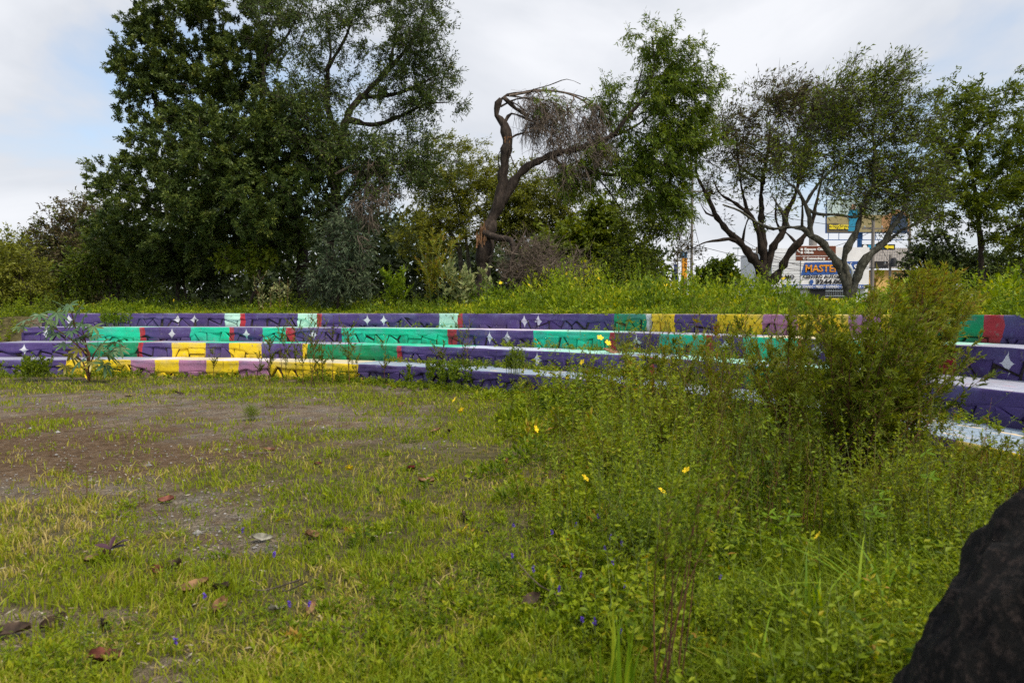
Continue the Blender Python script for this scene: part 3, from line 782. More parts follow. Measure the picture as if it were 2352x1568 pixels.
# middle background
make_tree("feathery_tree", "feathery light green tree behind, between the acacia and broken tree", "tree", 37,
    [([(1063, 640), (1050, 560), (1020, 520), (1000, 500), (985, 440)], .16, .04), ([(1080, 640), (1072, 560), (1060, 510), (1040, 440), (1040, 380)], .12, .03), ([(1045, 470), (1090, 430), (1130, 400)], .05, .02)],
    [(1010, 345, 50, 35, 0, .7), (1080, 360, 60, 35, 0, .7), (1040, 420, 90, 45, 0, 1), (980, 430, 50, 50), (1110, 410, 50, 40), (1000, 490, 70, 45), (1090, 480, 70, 45), (960, 540, 60, 50), (1040, 540, 60, 40)],
    M['bark_grey'], M['feather'], 41, 620, 52, .15, .05, .42, bias=(.5, 0, .1), droop=.05, tintb=.5, flat=.6)
make_tree("spreading_tree", "spreading low tree with grey limbs behind the broken trunk", "tree", 36,
    [([(1120, 650), (1135, 560), (1180, 520), (1240, 505), (1300, 500)], .15, .03), ([(1140, 550), (1150, 480), (1200, 440)], .08, .02)],
    [(1180, 450, 60, 40), (1250, 440, 80, 40), (1310, 470, 50, 40), (1230, 500, 90, 35), (1160, 520, 60, 40), (1290, 530, 60, 35), (1200, 400, 40, 25)],
    M['bark_grey'], M['feather'], 42, 520, 48, .17, .06, .42, tintb=.38, flat=.6)
make_tree("round_leaf_tree", "mid-green broad-leaved tree right of the dead brush pile", "tree", 33,
    [([(1300, 680), (1300, 600), (1310, 540)], .10, .04)],
    [(1290, 560, 60, 45), (1350, 560, 55, 50), (1400, 530, 50, 45), (1340, 610, 70, 35), (1420, 590, 40, 50), (1260, 600, 50, 35), (1390, 490, 40, 30)], M['bark_dark'], M['green_tree'], 43, 330, 44, .2, .12, .34, tintb=.62)
make_tree("leaning_tree", "leaning grey-trunked tree beneath the broken tree's green crown", "tree", 30,
    [([(1432, 680), (1435, 620), (1455, 585), (1490, 550), (1520, 520)], .09, .03), ([(1440, 680), (1450, 600), (1440, 540), (1430, 480)], .08, .02), ([(1490, 550), (1500, 500), (1490, 460)], .05, .02)],
    [(1460, 500, 50, 40), (1510, 490, 40, 50), (1450, 590, 50, 45), (1490, 610, 30, 40), (1420, 620, 40, 40), (1530, 530, 30, 25, 0, .4)], M['bark_grey'], M['green_tree'], 44, 240, 40, .17, .05, .36, droop=.3, tintb=.48)

# the broken tree
bt = make_tree("broken_tree", "storm-broken tree with bent dark trunk and green crown thrown to the right", "tree", 25.5,
    [([(1108, 640), (1110, 600), (1116, 547), (1132, 500), (1149, 458), (1155, 408), (1161, 357), (1166, 319), (1157, 286), (1141, 265), (1145, 238), (1157, 225), (1185, 250), (1215, 268)], .30, .05),
     ([(1149, 465), (1165, 448), (1180, 418), (1204, 391), (1237, 372), (1271, 357), (1334, 342), (1397, 319), (1439, 273), (1473, 231), (1498, 168), (1494, 92)], .17, .03),
     ([(1271, 362), (1313, 401), (1364, 399), (1418, 404), (1482, 399), (1540, 380)], .09, .03),
     ([(1142, 240), (1165, 218), (1200, 212), (1237, 207), (1296, 212), (1355, 231), (1382, 273), (1385, 320)], .045, .012),
     ([(1150, 245), (1187, 225), (1240, 222), (1300, 240), (1345, 285)], .035, .01), ([(1165, 220), (1210, 228), (1265, 250), (1310, 300)], .03, .01), ([(1200, 213), (1260, 200), (1300, 190), (1330, 205)], .02, .008), ([(1157, 226), (1190, 245), (1240, 290), (1265, 340)], .035, .01),
     ([(1157, 290), (1175, 258), (1230, 275), (1275, 300), (1318, 330)], .06, .015),
     ([(1166, 325), (1185, 312), (1220, 305), (1260, 315)], .05, .015),
     ([(1166, 320), (1172, 360), (1185, 395)], .03, .01), ([(1400, 318), (1460, 290), (1530, 240)], .05, .02), ([(1439, 273), (1470, 180), (1480, 130)], .04, .015),
     ([(1364, 399), (1400, 440), (1440, 500)], .04, .015), ([(1160, 400), (1146, 380), (1145, 345), (1152, 330)], .03, .012)],
    [(1490, 100, 38, 28, 0, .8), (1535, 130, 40, 32, 0, .9), (1580, 165, 32, 42), (1500, 170, 40, 35, 0, .8), (1550, 210, 48, 42), (1598, 225, 22, 48), (1490, 245, 45, 35, 0, .8), (1550, 285, 55, 42), (1525, 350, 58, 48), (1580, 330, 28, 55), (1515, 420, 55, 42), (1560, 410, 32, 48), (1440, 345, 40, 28, 0, .8), (1405, 235, 28, 45, 0, .7), (1375, 225, 30, 22, 0, .5), (1440, 405, 55, 25, 0, .9), (1540, 475, 35, 30, 0, .7), (1300, 415, 50, 25, 0, .9), (1360, 375, 45, 28, 0, .8), (1430, 290, 30, 30, 0, .5), (1390, 430, 40, 20, 0, .5), (1240, 250, 40, 40, 0, .15)],
    M['bark_dark'], M['willowy'], 51, 900, 58, .17, .034, .28, clump=(120, .36), bias=(.18, 0, -.05), droop=.42, tintb=.42, twr=.03, twig=M['dark_twig'])
# splintered stub on its trunk
g = Geo(); r = np.random.default_rng(3); b0 = np.array(bt.location)
for i in range(26):
    a = P(1103 + r.uniform(-9, 16), 548 + r.uniform(-6, 22), 25.2 + r.uniform(-.1, .1)); t = a + np.array([r.uniform(-.12, .16), r.uniform(-.1, .1), r.uniform(.15, .75)])
    tubes(g, np.array([[a, (a + t) / 2 + r.normal(0, .02, 3), t]]), np.array([[.028, .022, .003]]) * r.uniform(.4, 1.3), 4)
for i in range(8):
    a = P(1162 + r.uniform(-5, 10), 322 + r.uniform(-6, 8), 25.35); t = a + np.array([r.uniform(-.15, .2), 0, r.uniform(-.1, .25)])
    tubes(g, np.array([[a, (a + t) / 2, t]]), np.array([[.03, .02, .005]]), 4)
g.build("splintered_wood", M['splinter'], bt, origin=b0)
g = Geo()
limb(g, [P(1112, 535, 25.3), P(1145, 547, 25.0), P(1172, 551, 24.7), P(1180, 580, 24.6), P(1170, 615, 24.5), P(1155, 645, 24.4)], [.14, .12, .11, .08, .06, .05], 8, .12, .5, 5)
limb(g, [P(1178, 590, 24.6), P(1195, 555, 24.7), P(1210, 525, 24.9)], [.06, .05, .02], 6, .12, .5, 6)
g.build("torn_limb", M['bark_dark'], bt, smooth=True, origin=b0)
twig_mass("dead_twig_mass", "grey mass of dead drooping twigs hanging from the broken tree's bent top", "branch", 25.4, [(1170, 220), (1237, 209), (1300, 214), (1350, 240), (1378, 290)],
          [(1240, 245, 45, 25), (1220, 280, 30, 40), (1300, 300, 50, 50), (1340, 330, 60, 55), (1360, 280, 35, 50), (1270, 330, 40, 50), (1330, 390, 50, 40), (1380, 340, 30, 50), (1280, 270, 60, 40), (1300, 390, 45, 40)], 560, 23, M['dead_twig'], .9, .015, (.6, 1.6), (.25, 0, -.3))
twig_mass("brush_pile", "tangle of bare fallen branches at the foot of the broken tree", "branches", 24.6, [(1180, 620), (1220, 605), (1270, 610), (1310, 620)],
          [(1200, 600, 60, 40), (1260, 600, 70, 40), (1180, 625, 50, 20), (1300, 620, 50, 20), (1220, 565, 50, 30)], 260, 24, M['dead_twig'], .15, .013, (.6, 1.8), (.4, 0, .1))

# right-hand trees
make_tree("bare_limbed_tree", "dark many-stemmed tree with thin browning leaves, beside the brown road sign", "tree", 29.5,
    [([(1758, 690), (1758, 635), (1743, 611), (1716, 576), (1701, 557), (1678, 538), (1647, 499), (1620, 441), (1600, 399), (1600, 350)], .26, .03),
     ([(1701, 557), (1673, 549), (1647, 553), (1620, 557), (1590, 570)], .09, .02),
     ([(1756, 625), (1750, 590), (1740, 540), (1720, 499), (1685, 472), (1647, 449), (1630, 420)], .15, .025),
     ([(1758, 625), (1756, 560), (1753, 499), (1756, 422), (1772, 345), (1780, 290)], .15, .03),
     ([(1762, 622), (1774, 568), (1795, 534), (1801, 490), (1822, 440), (1832, 365), (1845, 320)], .15, .025),
     ([(1770, 650), (1790, 620), (1803, 588), (1827, 557), (1850, 518), (1858, 470), (1870, 400)], .19, .03),
     ([(1795, 534), (1785, 500), (1790, 450)], .07, .02), ([(1827, 557), (1812, 535), (1800, 520)], .06, .03),
     ([(1720, 499), (1700, 430), (1690, 370), (1680, 310)], .07, .02), ([(1647, 499), (1620, 490), (1605, 470)], .05, .015), ([(1756, 422), (1720, 380), (1700, 330)], .06, .02), ([(1706, 557), (1708, 520), (1712, 500)], .06, .02)],
    [(1640, 310, 45, 28, 0, .9), (1690, 280, 55, 30, 0, 1.0), (1750, 262, 60, 34), (1810, 245, 60, 34), (1870, 228, 55, 32), (1890, 290, 50, 40, 0, .9), (1880, 350, 50, 40, 0, .7), (1620, 370, 40, 50, 0, .7), (1680, 330, 60, 45, 0, .8), (1760, 310, 70, 50, 0, .9), (1830, 290, 70, 50, 0, .9), (1610, 440, 30, 50, 0, .35), (1690, 410, 70, 50, 0, .5, .3), (1770, 390, 80, 50, 0, .6, .35), (1840, 380, 60, 50, 0, .5, .25), (1660, 500, 60, 30, 0, .2), (1590, 560, 30, 30, 0, .35, -.1), (1560, 590, 30, 30, 0, .25)],
    M['bark_dark'], M['brownish'], 61, 740, 28, .17, .05, .40, gaps=(.9, .36), clump=(85, .5), bias=(.45, 0, .12), droop=.05, tintb=.50, twr=.045, extra_twigs=3)
make_tree("forked_tree", "lichened tree forking low in front of the shop sign", "tree", 25.5,
    [([(1952, 720), (1950, 682), (1942, 650), (1930, 615), (1908, 584), (1885, 553), (1862, 541), (1842, 524), (1812, 522), (1777, 526), (1739, 511), (1700, 485), (1660, 470)], .19, .025),
     ([(1950, 682), (1944, 640), (1936, 600), (1942, 570), (1962, 530), (1977, 472), (1993, 441), (1998, 390), (1997, 345), (1989, 315), (2000, 270), (2020, 220)], .14, .025),
     ([(1952, 682), (1962, 650), (1975, 607), (1993, 582), (2018, 562), (2031, 530), (2050, 499), (2065, 450), (2090, 400)], .155, .03),
     ([(2015, 566), (2043, 549), (2066, 530), (2095, 518), (2130, 495)], .09, .02),
     ([(1862, 543), (1858, 499), (1847, 472), (1830, 440), (1808, 422), (1780, 400)], .10, .02),
     ([(1852, 480), (1877, 493), (1916, 495), (1954, 502), (1970, 495)], .07, .03), ([(1847, 472), (1880, 420), (1920, 380), (1950, 350)], .06, .02),
     ([(1812, 522), (1790, 480), (1770, 450)], .06, .02), ([(1842, 524), (1830, 490), (1815, 460)], .05, .02), ([(1993, 441), (2030, 420), (2080, 400)], .06, .02), ([(1997, 345), (2040, 320), (2080, 310)], .05, .015), ([(1989, 315), (1960, 290), (1930, 260)], .05, .015)],
    [(1930, 235, 60, 34, 0, .9), (2010, 205, 60, 30, 0, .8), (2065, 215, 45, 38, 0, .8), (1880, 300, 50, 40, 0, .8), (2110, 300, 40, 50, 0, .9), (1960, 280, 70, 40, 0, .8), (2050, 280, 60, 50, 0, .9), (1930, 340, 70, 45, 0, .7), (2010, 360, 70, 45, 0, 1), (2080, 360, 50, 50, 0, 1), (1960, 420, 70, 40, 0, .9), (2040, 440, 70, 50, 0, 1.1), (2110, 420, 40, 50, 0, 1), (2080, 490, 50, 40, 0, 1.1), (1820, 400, 50, 30, 0, .5), (1740, 450, 50, 30, 0, .3), (2010, 490, 50, 25, 0, .5), (1890, 380, 50, 30, 0, .4)],
    M['bark_grey'], M['green_tree'], 62, 860, 27, .14, .042, .38, gaps=(.9, .34), clump=(90, .5), bias=(.4, 0, .08), droop=.05, tintb=.55, twr=.04, extra_twigs=3)
make_tree("green_tree", "leafy dark green tree standing at the right edge beyond the bank", "tree", 30,
    [([(2256, 690), (2254, 618), (2252, 557), (2243, 480), (2236, 422), (2220, 350), (2190, 290)], .16, .03), ([(2243, 480), (2280, 420), (2330, 370)], .07, .02), ([(2236, 430), (2190, 400), (2160, 380)], .06, .02), ([(2252, 560), (2300, 530), (2340, 510)], .06, .02), ([(2275, 690), (2262, 640), (2270, 600)], .05, .02), ([(2220, 350), (2260, 300), (2300, 260)], .05, .02)],
    [(2185, 235, 50, 28, 0, .7), (2240, 240, 55, 32, 0, .8), (2310, 245, 50, 40, 0, .9), (2180, 310, 55, 40), (2250, 330, 75, 50), (2340, 330, 60, 60), (2190, 400, 70, 45), (2270, 430, 75, 50), (2345, 440, 50, 70), (2210, 490, 60, 40, 0, .8), (2310, 530, 55, 50), (2140, 470, 40, 45), (2360, 580, 50, 60), (2420, 400, 60, 130)],
    M['bark_dark'], M['green_tree'], 63, 800, 60, .16, .055, .30, clump=(90, .42), bias=(.25, 0, .05), droop=.1, tintb=.55, twr=.04, flat=.7)
make_tree("shade_tree", "dark dense tree between the yellow house and the right edge", "tree", 42,
    [([(2150, 700), (2152, 640), (2155, 580)], .18, .06)],
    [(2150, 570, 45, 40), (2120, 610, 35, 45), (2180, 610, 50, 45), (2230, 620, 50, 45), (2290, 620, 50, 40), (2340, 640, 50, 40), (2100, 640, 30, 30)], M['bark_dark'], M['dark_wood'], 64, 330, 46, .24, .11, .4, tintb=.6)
make_tree("small_tree", "small wind-blown dark green tree left of the many-stemmed trunk", "tree", 44,
    [([(1640, 705), (1640, 660), (1645, 620)], .1, .03)],
    [(1640, 635, 30, 22), (1660, 612, 15, 15), (1615, 645, 22, 14), (1675, 650, 20, 14), (1640, 660, 50, 15)], M['bark_dark'], M['green_tree'], 65, 150, 50, .26, .12, .34, bias=(.4, 0, .1), tintb=.3)

# the far wood that closes the view behind the trunks
r = np.random.default_rng(77); g = Geo()
nC = 2800
nC = 3500; cxp = r.uniform(-900, 1530, nC); DD = r.uniform(40, 58, nC); lowm = np.arange(nC) >= 2800
top = 560 + 60 * (fbm(cxp / 160, cxp * 0, 7) - .5) * 2 - 70 * sstep(250, 420, cxp) * sstep(1000, 800, cxp) + 25 * sstep(1330, 1500, cxp)
yy = np.where(lowm, r.uniform(665, 726, nC), top + (728 - top) * r.random(nC) ** .9)
cp = np.stack([(cxp - 1176) / F * DD, DD, EYE + (716 - yy) * DD / F], -1)
per = 22; nl = nC * per; ii = np.repeat(np.arange(nC), per)
pos = cp[ii] + r.normal(0, .55, (nl, 3)); d = r.normal(0, 1, (nl, 3)) + np.array([0, 0, -.2])
leaves(g, pos, d, r.uniform(.35, .65, nl), r.uniform(.16, .30, nl), np.clip(.35 + r.normal(0, .15, nC)[ii] + r.normal(0, .15, nl), 0, 1), rg=r, tri=True)
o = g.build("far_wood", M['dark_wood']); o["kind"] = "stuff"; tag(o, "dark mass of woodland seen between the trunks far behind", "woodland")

# ---------------------------------------------------------------- plants on the ground
def sprigs(gl, gs, base, h, nleaf, ll, lw, lean=.25, tint=.5, r=rng, t0=.15, srad=.003, updir=.4, tvar=.15, stem_tint=.5, top_taper=.5):
    """upright leafy stems; gl leaf geo, gs stem geo"""
    N = len(base)
    if N == 0: return
    h = np.broadcast_to(h, (N,)); az = r.uniform(0, 2 * math.pi, N); lm = np.abs(r.normal(0, lean, N)) * h
    ld = np.stack([np.cos(az) * lm, np.sin(az) * lm, np.zeros(N)], -1)
    def at(i, t):
        return base[i] + ld[i] * (t ** 1.6)[:, None] + np.stack([0 * t, 0 * t, h[i] * t], -1)
    if gs is not None:
        K = 3; ts = np.linspace(0, 1, K); ii = np.arange(N) if N < 600 else np.arange(0, N, 2)
        PT = np.stack([at(ii, np.full(len(ii), t)) for t in ts], 1)
        sr = np.broadcast_to(srad, (N,))[ii]
        tubes(gs, PT, sr[:, None] * np.array([1, .7, .3])[None], 3, stem_tint)
    nl = np.broadcast_to(nleaf, (N,)).astype(int)
    ii = np.repeat(np.arange(N), nl); m_ = len(ii)
    t = t0 + (1 - t0) * r.random(m_)
    pos = at(ii, t); az = r.uniform(0, 2 * math.pi, m_)
    d = np.stack([np.cos(az), np.sin(az), updir + r.normal(0, .35, m_)], -1)
    sc = 1 - top_taper * t
    tt = np.broadcast_to(tint, (N,))[ii] + r.normal(0, tvar, m_)
    LL = np.broadcast_to(ll, (N,))[ii]; LW = np.broadcast_to(lw, (N,))[ii]
    leaves(gl, pos, d, LL * sc * r.uniform(.6, 1.25, m_), LW * sc * r.uniform(.7, 1.2, m_), np.clip(tt, 0, 1), rg=r)

def gpos(x, y):
    return np.stack([x, y, gz(x, y)], -1)

# bank behind the wall: bright shrubs
r = np.random.default_rng(201)
def bank_base(n_, lo, hi, d0, d1):
    px = r.uniform(lo, hi, n_); off = d0 + (d1 - d0) * r.random(n_) ** 1.3
    s_ = s_of_px(3, px, 1.6); x, y = curve(RAD[3], s_, 0); nx_ = x - CX; ny_ = y - CY
    str_ = x < CX; nx_ = np.where(str_, 0, nx_); ln = np.hypot(nx_, ny_)
    X_, Y_ = x + nx_ / ln * (off + .42), y + ny_ / ln * (off + .42)
    return proj(np.stack([X_, Y_, 0 * X_ + 1.6], -1))[0], X_, Y_, off
def domes(gl, c, rad, hgt, per, ll, lw, tint, r, tv=.13, tri=False):
    """rounded leafy clumps: leaves over the outside of lumpy domes"""
    N = len(c); per = np.broadcast_to(per, (N,)).astype(int); ii = np.repeat(np.arange(N), per); m_ = len(ii)
    d = unit(r.normal(0, 1, (m_, 3))); d[:, 2] = np.abs(d[:, 2])
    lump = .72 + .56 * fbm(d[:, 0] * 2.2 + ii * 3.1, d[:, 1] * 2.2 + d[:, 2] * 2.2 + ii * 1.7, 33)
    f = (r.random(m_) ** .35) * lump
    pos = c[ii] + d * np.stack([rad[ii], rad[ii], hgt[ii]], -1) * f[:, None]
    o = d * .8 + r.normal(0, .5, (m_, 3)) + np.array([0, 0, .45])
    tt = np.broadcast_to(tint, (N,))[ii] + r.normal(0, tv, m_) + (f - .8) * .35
    LL = np.broadcast_to(ll, (N,))[ii]; LW = np.broadcast_to(lw, (N,))[ii]
    leaves(gl, pos, o, LL * r.uniform(.6, 1.25, m_), LW * r.uniform(.7, 1.2, m_), np.clip(tt, 0, 1), rg=r, tri=tri)

gl = Geo(); gs = Geo()
def prof_(px): return np.interp(px, [100, 1040, 1100, 1200, 1330, 1450, 1560, 1650, 1800, 1840, 1870, 1960, 2000, 2100, 2352], [.22, .45, .8, .85, 1.25, 1.2, .95, .95, .85, .6, .38, .35, .6, .8, .95])
px, x, y, off = bank_base(330, 1030, 2420, .25, 5.0)
dn = np.clip(np.hypot(x, y) / 20, .5, 1.1); rr_ = r.uniform(.28, .75, len(x)) * dn
hh = prof_(px) * (.4 + .6 * sstep(0, 1.8, off)) * r.uniform(.4, 1.3, len(x)) * dn
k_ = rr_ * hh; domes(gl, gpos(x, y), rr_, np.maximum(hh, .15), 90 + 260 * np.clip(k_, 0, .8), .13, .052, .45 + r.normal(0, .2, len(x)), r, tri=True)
px, x, y, off = bank_base(90, 1040, 2420, -.34, .05)
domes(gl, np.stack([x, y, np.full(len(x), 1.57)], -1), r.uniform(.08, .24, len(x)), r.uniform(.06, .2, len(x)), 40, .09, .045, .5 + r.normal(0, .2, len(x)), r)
px, x, y, off = bank_base(300, 110, 1060, .2, 3.4)
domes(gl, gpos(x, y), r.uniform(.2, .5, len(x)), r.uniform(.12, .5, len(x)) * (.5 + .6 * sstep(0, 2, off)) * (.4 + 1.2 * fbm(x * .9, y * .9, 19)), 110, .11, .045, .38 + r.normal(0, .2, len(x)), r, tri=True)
px, x, y, off = bank_base(1400, 1040, 2420, .02, 5.5)
dn = np.hypot(x, y)
hh = prof_(px) * (.45 + .75 * sstep(0, 1.6, off)) * (.4 + 1.2 * fbm(x * 1.1, y * 1.1, 15)) * (.75 + .4 * r.random(len(x))) * np.clip(dn / 20, .45, 1.15)
sprigs(gl, gs, gpos(x, y), hh, 15, .12, .038, .3, .40 + (fbm(x * .9, y * .9, 18) - .5) * 1.3, r, .3, .004)
px, x, y, off = bank_base(1700, 110, 1060, .0, 3.6)
hh = (.14 + .42 * sstep(.2, 2.0, off)) * (.5 + .9 * fbm(x * 1.1, y * 1.1, 19)) * (.7 + .5 * r.random(len(x)))
sprigs(gl, gs, gpos(x, y), hh * 1.25, 13, .11, .04, .3, .44 + (fbm(x * .8, y * .8, 28) - .5) * 1.3, r, .15, .003)
px, x, y, off = bank_base(1600, 1040, 2420, .0, .5)
sprigs(gl, gs, gpos(x, y), r.uniform(.08, .25, len(x)), 9, .09, .05, .4, .7 + r.normal(0, .12, len(x)), r, .1, .003)
px, x, y, off = bank_base(900, 110, 1060, -.05, .3)
sprigs(gl, gs, gpos(x, y), r.uniform(.06, .2, len(x)), 9, .09, .05, .4, .6 + r.normal(0, .14, len(x)), r, .1, .003)
o = gl.build("bank_shrubs", M['bank']); o["kind"] = "stuff"; tag(o, "bright yellow-green shrubs massed on the bank above the terrace wall", "shrubs")
o = gs.build("bank_shrub_stems", M['green_stem']); o["kind"] = "stuff"; tag(o, "thin stems inside the shrubs along the bank", "stems")
# left slope beyond the terrace end
gl = Geo(); gs = Geo()
nq = 1500; y = r.uniform(18.5, 34, nq); x = -14.4 - 8 * r.random(nq) ** 1.2 - (y - 18) * .15
sprigs(gl, gs, gpos(x, y), r.uniform(.25, .9, nq) * (.5 + fbm(x * .6, y * .6, 4)), 20, .13, .045, .3, .35 + (fbm(x * .5, y * .5, 6) - .5) * .8, r, .1, .004)
o = gl.build("slope_shrubs", M['weed']); o["kind"] = "stuff"; tag(o, "green scrub covering the slope past the terrace's left end", "scrub")
gs.build("stems", M['green_stem'], o)["kind"] = "stuff"

# --- foreground
def screen_pts(n_, x0, x1, y0, y1, r, pw=1.0):
    px = r.uniform(x0, x1, n_); py = y0 + (y1 - y0) * r.random(n_) ** pw
    g_ = ground_pt(px, py); return px, py, g_[:, 0], g_[:, 1]

def tall_zone(px, py):
    """0..1, how deep inside the tall weeds at the right a place on the ground is"""
    edge = np.interp(py, [830, 860, 900, 960, 1050, 1150, 1300, 1450, 1568, 1700], [1330, 1180, 1090, 1150, 1180, 1200, 1190, 1300, 1480, 1560])
    return sstep(-90, 260, px - edge)

r = np.random.default_rng(301)
g = Geo()
def blades(g, x, y, h, w, tint, r, lean=.5, z=None):
    N = len(x); b0 = np.stack([x, y, gz(x, y) if z is None else z], -1)
    az = r.uniform(0, 2 * math.pi, N); dv = np.stack([np.cos(az), np.sin(az), 0 * az], -1); sd = np.stack([-np.sin(az), np.cos(az), 0 * az], -1)
    # half of the blades show their width to the side
    tw = r.uniform(0, math.pi, N); sd = sd * np.cos(tw)[:, None] + dv * np.sin(tw)[:, None]
    ln = np.abs(r.normal(0, lean, N))[:, None] * h[:, None]
    up = np.array([0, 0, 1.0])
    m_ = b0 + dv * ln * .3 + up * (h * .55)[:, None]; t = b0 + dv * ln + up * (h * r.uniform(.75, 1.0, N))[:, None]
    w = w[:, None] / 2
    V = np.stack([b0 - sd * w, b0 + sd * w, m_ + sd * w * .8, m_ - sd * w * .8, t], 1)
    base = np.arange(N)[:, None] * 5
    n0 = g.n
    g.add(V.reshape(-1, 3), base + np.array([[0, 1, 2, 3]]), np.repeat(np.clip(tint, 0, 1), 5))
    g.loops.append((base + np.array([[3, 2, 4]]) + n0).reshape(-1)); g.tot.append(np.full(N, 3, int)); g.m.append(np.zeros(N, int))

def scatter_grass(n_, x0, x1, y0, y1, pw, per, hfun, keepfun, wfun, tfun, spread=.035, lean=.6):
    px, py, x, y = screen_pts(n_, x0, x1, y0, y1, r, pw)
    k = (r.random(n_) < keepfun(px, py, x, y)) & (outward(x, y) < -.05); px, py, x, y = px[k], py[k], x[k], y[k]
    ii = np.repeat(np.arange(len(x)), per); N = len(ii)
    sp = spread * np.clip(y[ii] / 6, .7, 2.5)
    X = x[ii] + r.normal(0, 1, N) * sp; Y = y[ii] + r.normal(0, 1, N) * sp
    hh = hfun(px, py, x, y)[ii] * r.uniform(.45, 1.2, N)
    blades(g, X, Y, hh, wfun(y)[ii] * r.uniform(.7, 1.3, N), tfun(px, py, x, y)[ii] + r.normal(0, .12, N), r, lean)
def short_keep(px, py, x, y):
    b_ = bare_mask(x, y); return np.clip(1.15 * (1 - b_ * (.98 - .5 * sstep(.56, .66, fbm(x * 2.4, y * 2.4, 72)))) * (.45 + .9 * sstep(.3, .6, fbm(x * 2.2, y * 2.2, 61))), 0, 1)
def gt_(px, py, x, y):
    # straw coloured lawn at the lower left and along the terrace foot, greener to the right
    dry = .20 * sstep(.42, .62, fbm(x * 1.1, y * 1.1, 63)) + .16 * sstep(.5, .7, fbm(x * 5, y * 5, 66))
    return .40 + dry + .13 * sstep(1000, 0, px) + .10 * sstep(960, 880, py) * sstep(1300, 900, px) - .12 * sstep(1150, 1700, px)
scatter_grass(23000, -60, 2420, 858, 1640, 1.15, 4, lambda px, py, x, y: .035 + .06 * sstep(.35, .7, fbm(x * 1.7, y * 1.7, 62)) + .03 * sstep(8, 16, y), short_keep, lambda y: .0035 + .0009 * y, gt_)
scatter_grass(5500, -60, 2420, 862, 1640, .8, 4, lambda px, py, x, y: .05 + .10 * tall_zone(px, py) + .03 * fbm(x, y, 8), lambda px, py, x, y: short_keep(px, py, x, y) * .9, lambda y: .004 + .0010 * y, lambda px, py, x, y: gt_(px, py, x, y) + .22, .05, 1.0)
scatter_grass(9000, -60, 1400, 860, 1010, 1.0, 3, lambda px, py, x, y: .05 + .05 * fbm(x * 2, y * 2, 64), lambda px, py, x, y: short_keep(px, py, x, y) * .8, lambda y: .004 + .0011 * y, lambda px, py, x, y: .46 + .35 * (fbm(x * 1.5, y * 1.5, 65) - .3), .06, .6)
# longer blades in the lush right corner
scatter_grass(5200, 1380, 2420, 1180, 1640, .8, 4, lambda px, py, x, y: .14 + .16 * sstep(1500, 1900, px), lambda px, py, x, y: .9 * sstep(1380, 1600, px), lambda y: .004 + .0008 * y, lambda px, py, x, y: .22 + .2 * fbm(x * 2, y * 2, 68), .04, .7)
o = g.build("grass", M['grass']); o["kind"] = "stuff"; tag(o, "short green and straw-coloured grass over the open ground", "grass")

# low broad-leaved weeds everywhere + taller weeds at the right
gl = Geo(); gs = Geo()
px, py, x, y = screen_pts(5200, -60, 2420, 866, 1640, r, .85)
k = (r.random(len(x)) < np.clip(.06 + .45 * sstep(.55, .66, fbm(x * 2.4, y * 2.4, 72)) + (1 - bare_mask(x, y)) * (.1 + .9 * sstep(.45, .65, fbm(x * 1.5, y * 1.5, 71))), 0, 1)) & (outward(x, y) < -.05)
x, y, px, py = x[k], y[k], px[k], py[k]
sprigs(gl, gs, gpos(x, y), r.uniform(.04, .15, len(x)) * (1 + .5 * sstep(700, 1500, px)), 9, .045, .014, .4, .42 + (fbm(x, y, 73) - .5) * .6, r, .2, .0022)
px, py, x, y = screen_pts(11000, 600, 2440, 850, 1660, r, 1.1)
z_ = np.maximum(tall_zone(px, py), .28 * sstep(600, 1000, px) * sstep(1080, 1250, py)); cl_ = fbm(x * 1.9, y * 1.9, 75); k = (r.random(len(x)) < z_ * sstep(.30, .55, cl_)) & (outward(x, y) < -.12)
x, y, px, py, z_, cl_ = x[k], y[k], px[k], py[k], z_[k], cl_[k]
hgt = (.12 + .62 * z_) * (.15 + 1.4 * sstep(.32, .72, cl_)) * r.uniform(.6, 1.2, len(x)) * np.clip(.40 + .085 * y, .5, 1.6)
hgt *= 1 - .5 * sstep(1250, 1500, py)
lod = np.clip(y / 6, .75, 2.1); kind_ = r.random(len(x)); big = np.where(kind_ < .35, 1.55, 1.0); wid = np.where(kind_ < .35, 1.5, 1.0)
sprigs(gl, gs, gpos(x, y), hgt, (13 + 14 * z_).astype(int), .048 * lod * big, .0155 * lod * big * wid, .3, .46 + (fbm(x * 1.1, y * 1.1, 78) - .5) * 1.1, r, .12, .0026, .5)
px, py, x, y = screen_pts(3600, 1150, 2440, 870, 1660, r, .9)
z_ = tall_zone(px, py); k = (r.random(len(x)) < z_ * sstep(.4, .6, fbm(x * 2.2, y * 2.2, 76))) & (outward(x, y) < -.2); x, y, z_ = x[k], y[k], z_[k]
sprigs(gl, gs, gpos(x, y), r.uniform(.1, .42, len(x)) * (.4 + .6 * z_), 9, .085, .045, .4, .42 + r.normal(0, .15, len(x)), r, .25, .003, .3)
px, py, x, y = screen_pts(520, 1120, 2440, 900, 1640, r, 1.0)
z_ = tall_zone(px, py + 20); k = (r.random(len(x)) < .15 + z_ * .75) & (outward(x, y) < -.4) & (px > 1000); x, y, px, py, z_ = x[k], y[k], px[k], py[k], z_[k]
sc_ = np.clip(y / 5, .8, 2.2); lod = np.clip(y / 5, .8, 2.0)
domes(gl, gpos(x, y), r.uniform(.07, .20, len(x)) * sc_, r.uniform(.08, .26, len(x)) * sc_ * (.5 + .7 * z_), 120, .056 * lod, .023 * lod, .42 + r.normal(0, .17, len(x)), r)
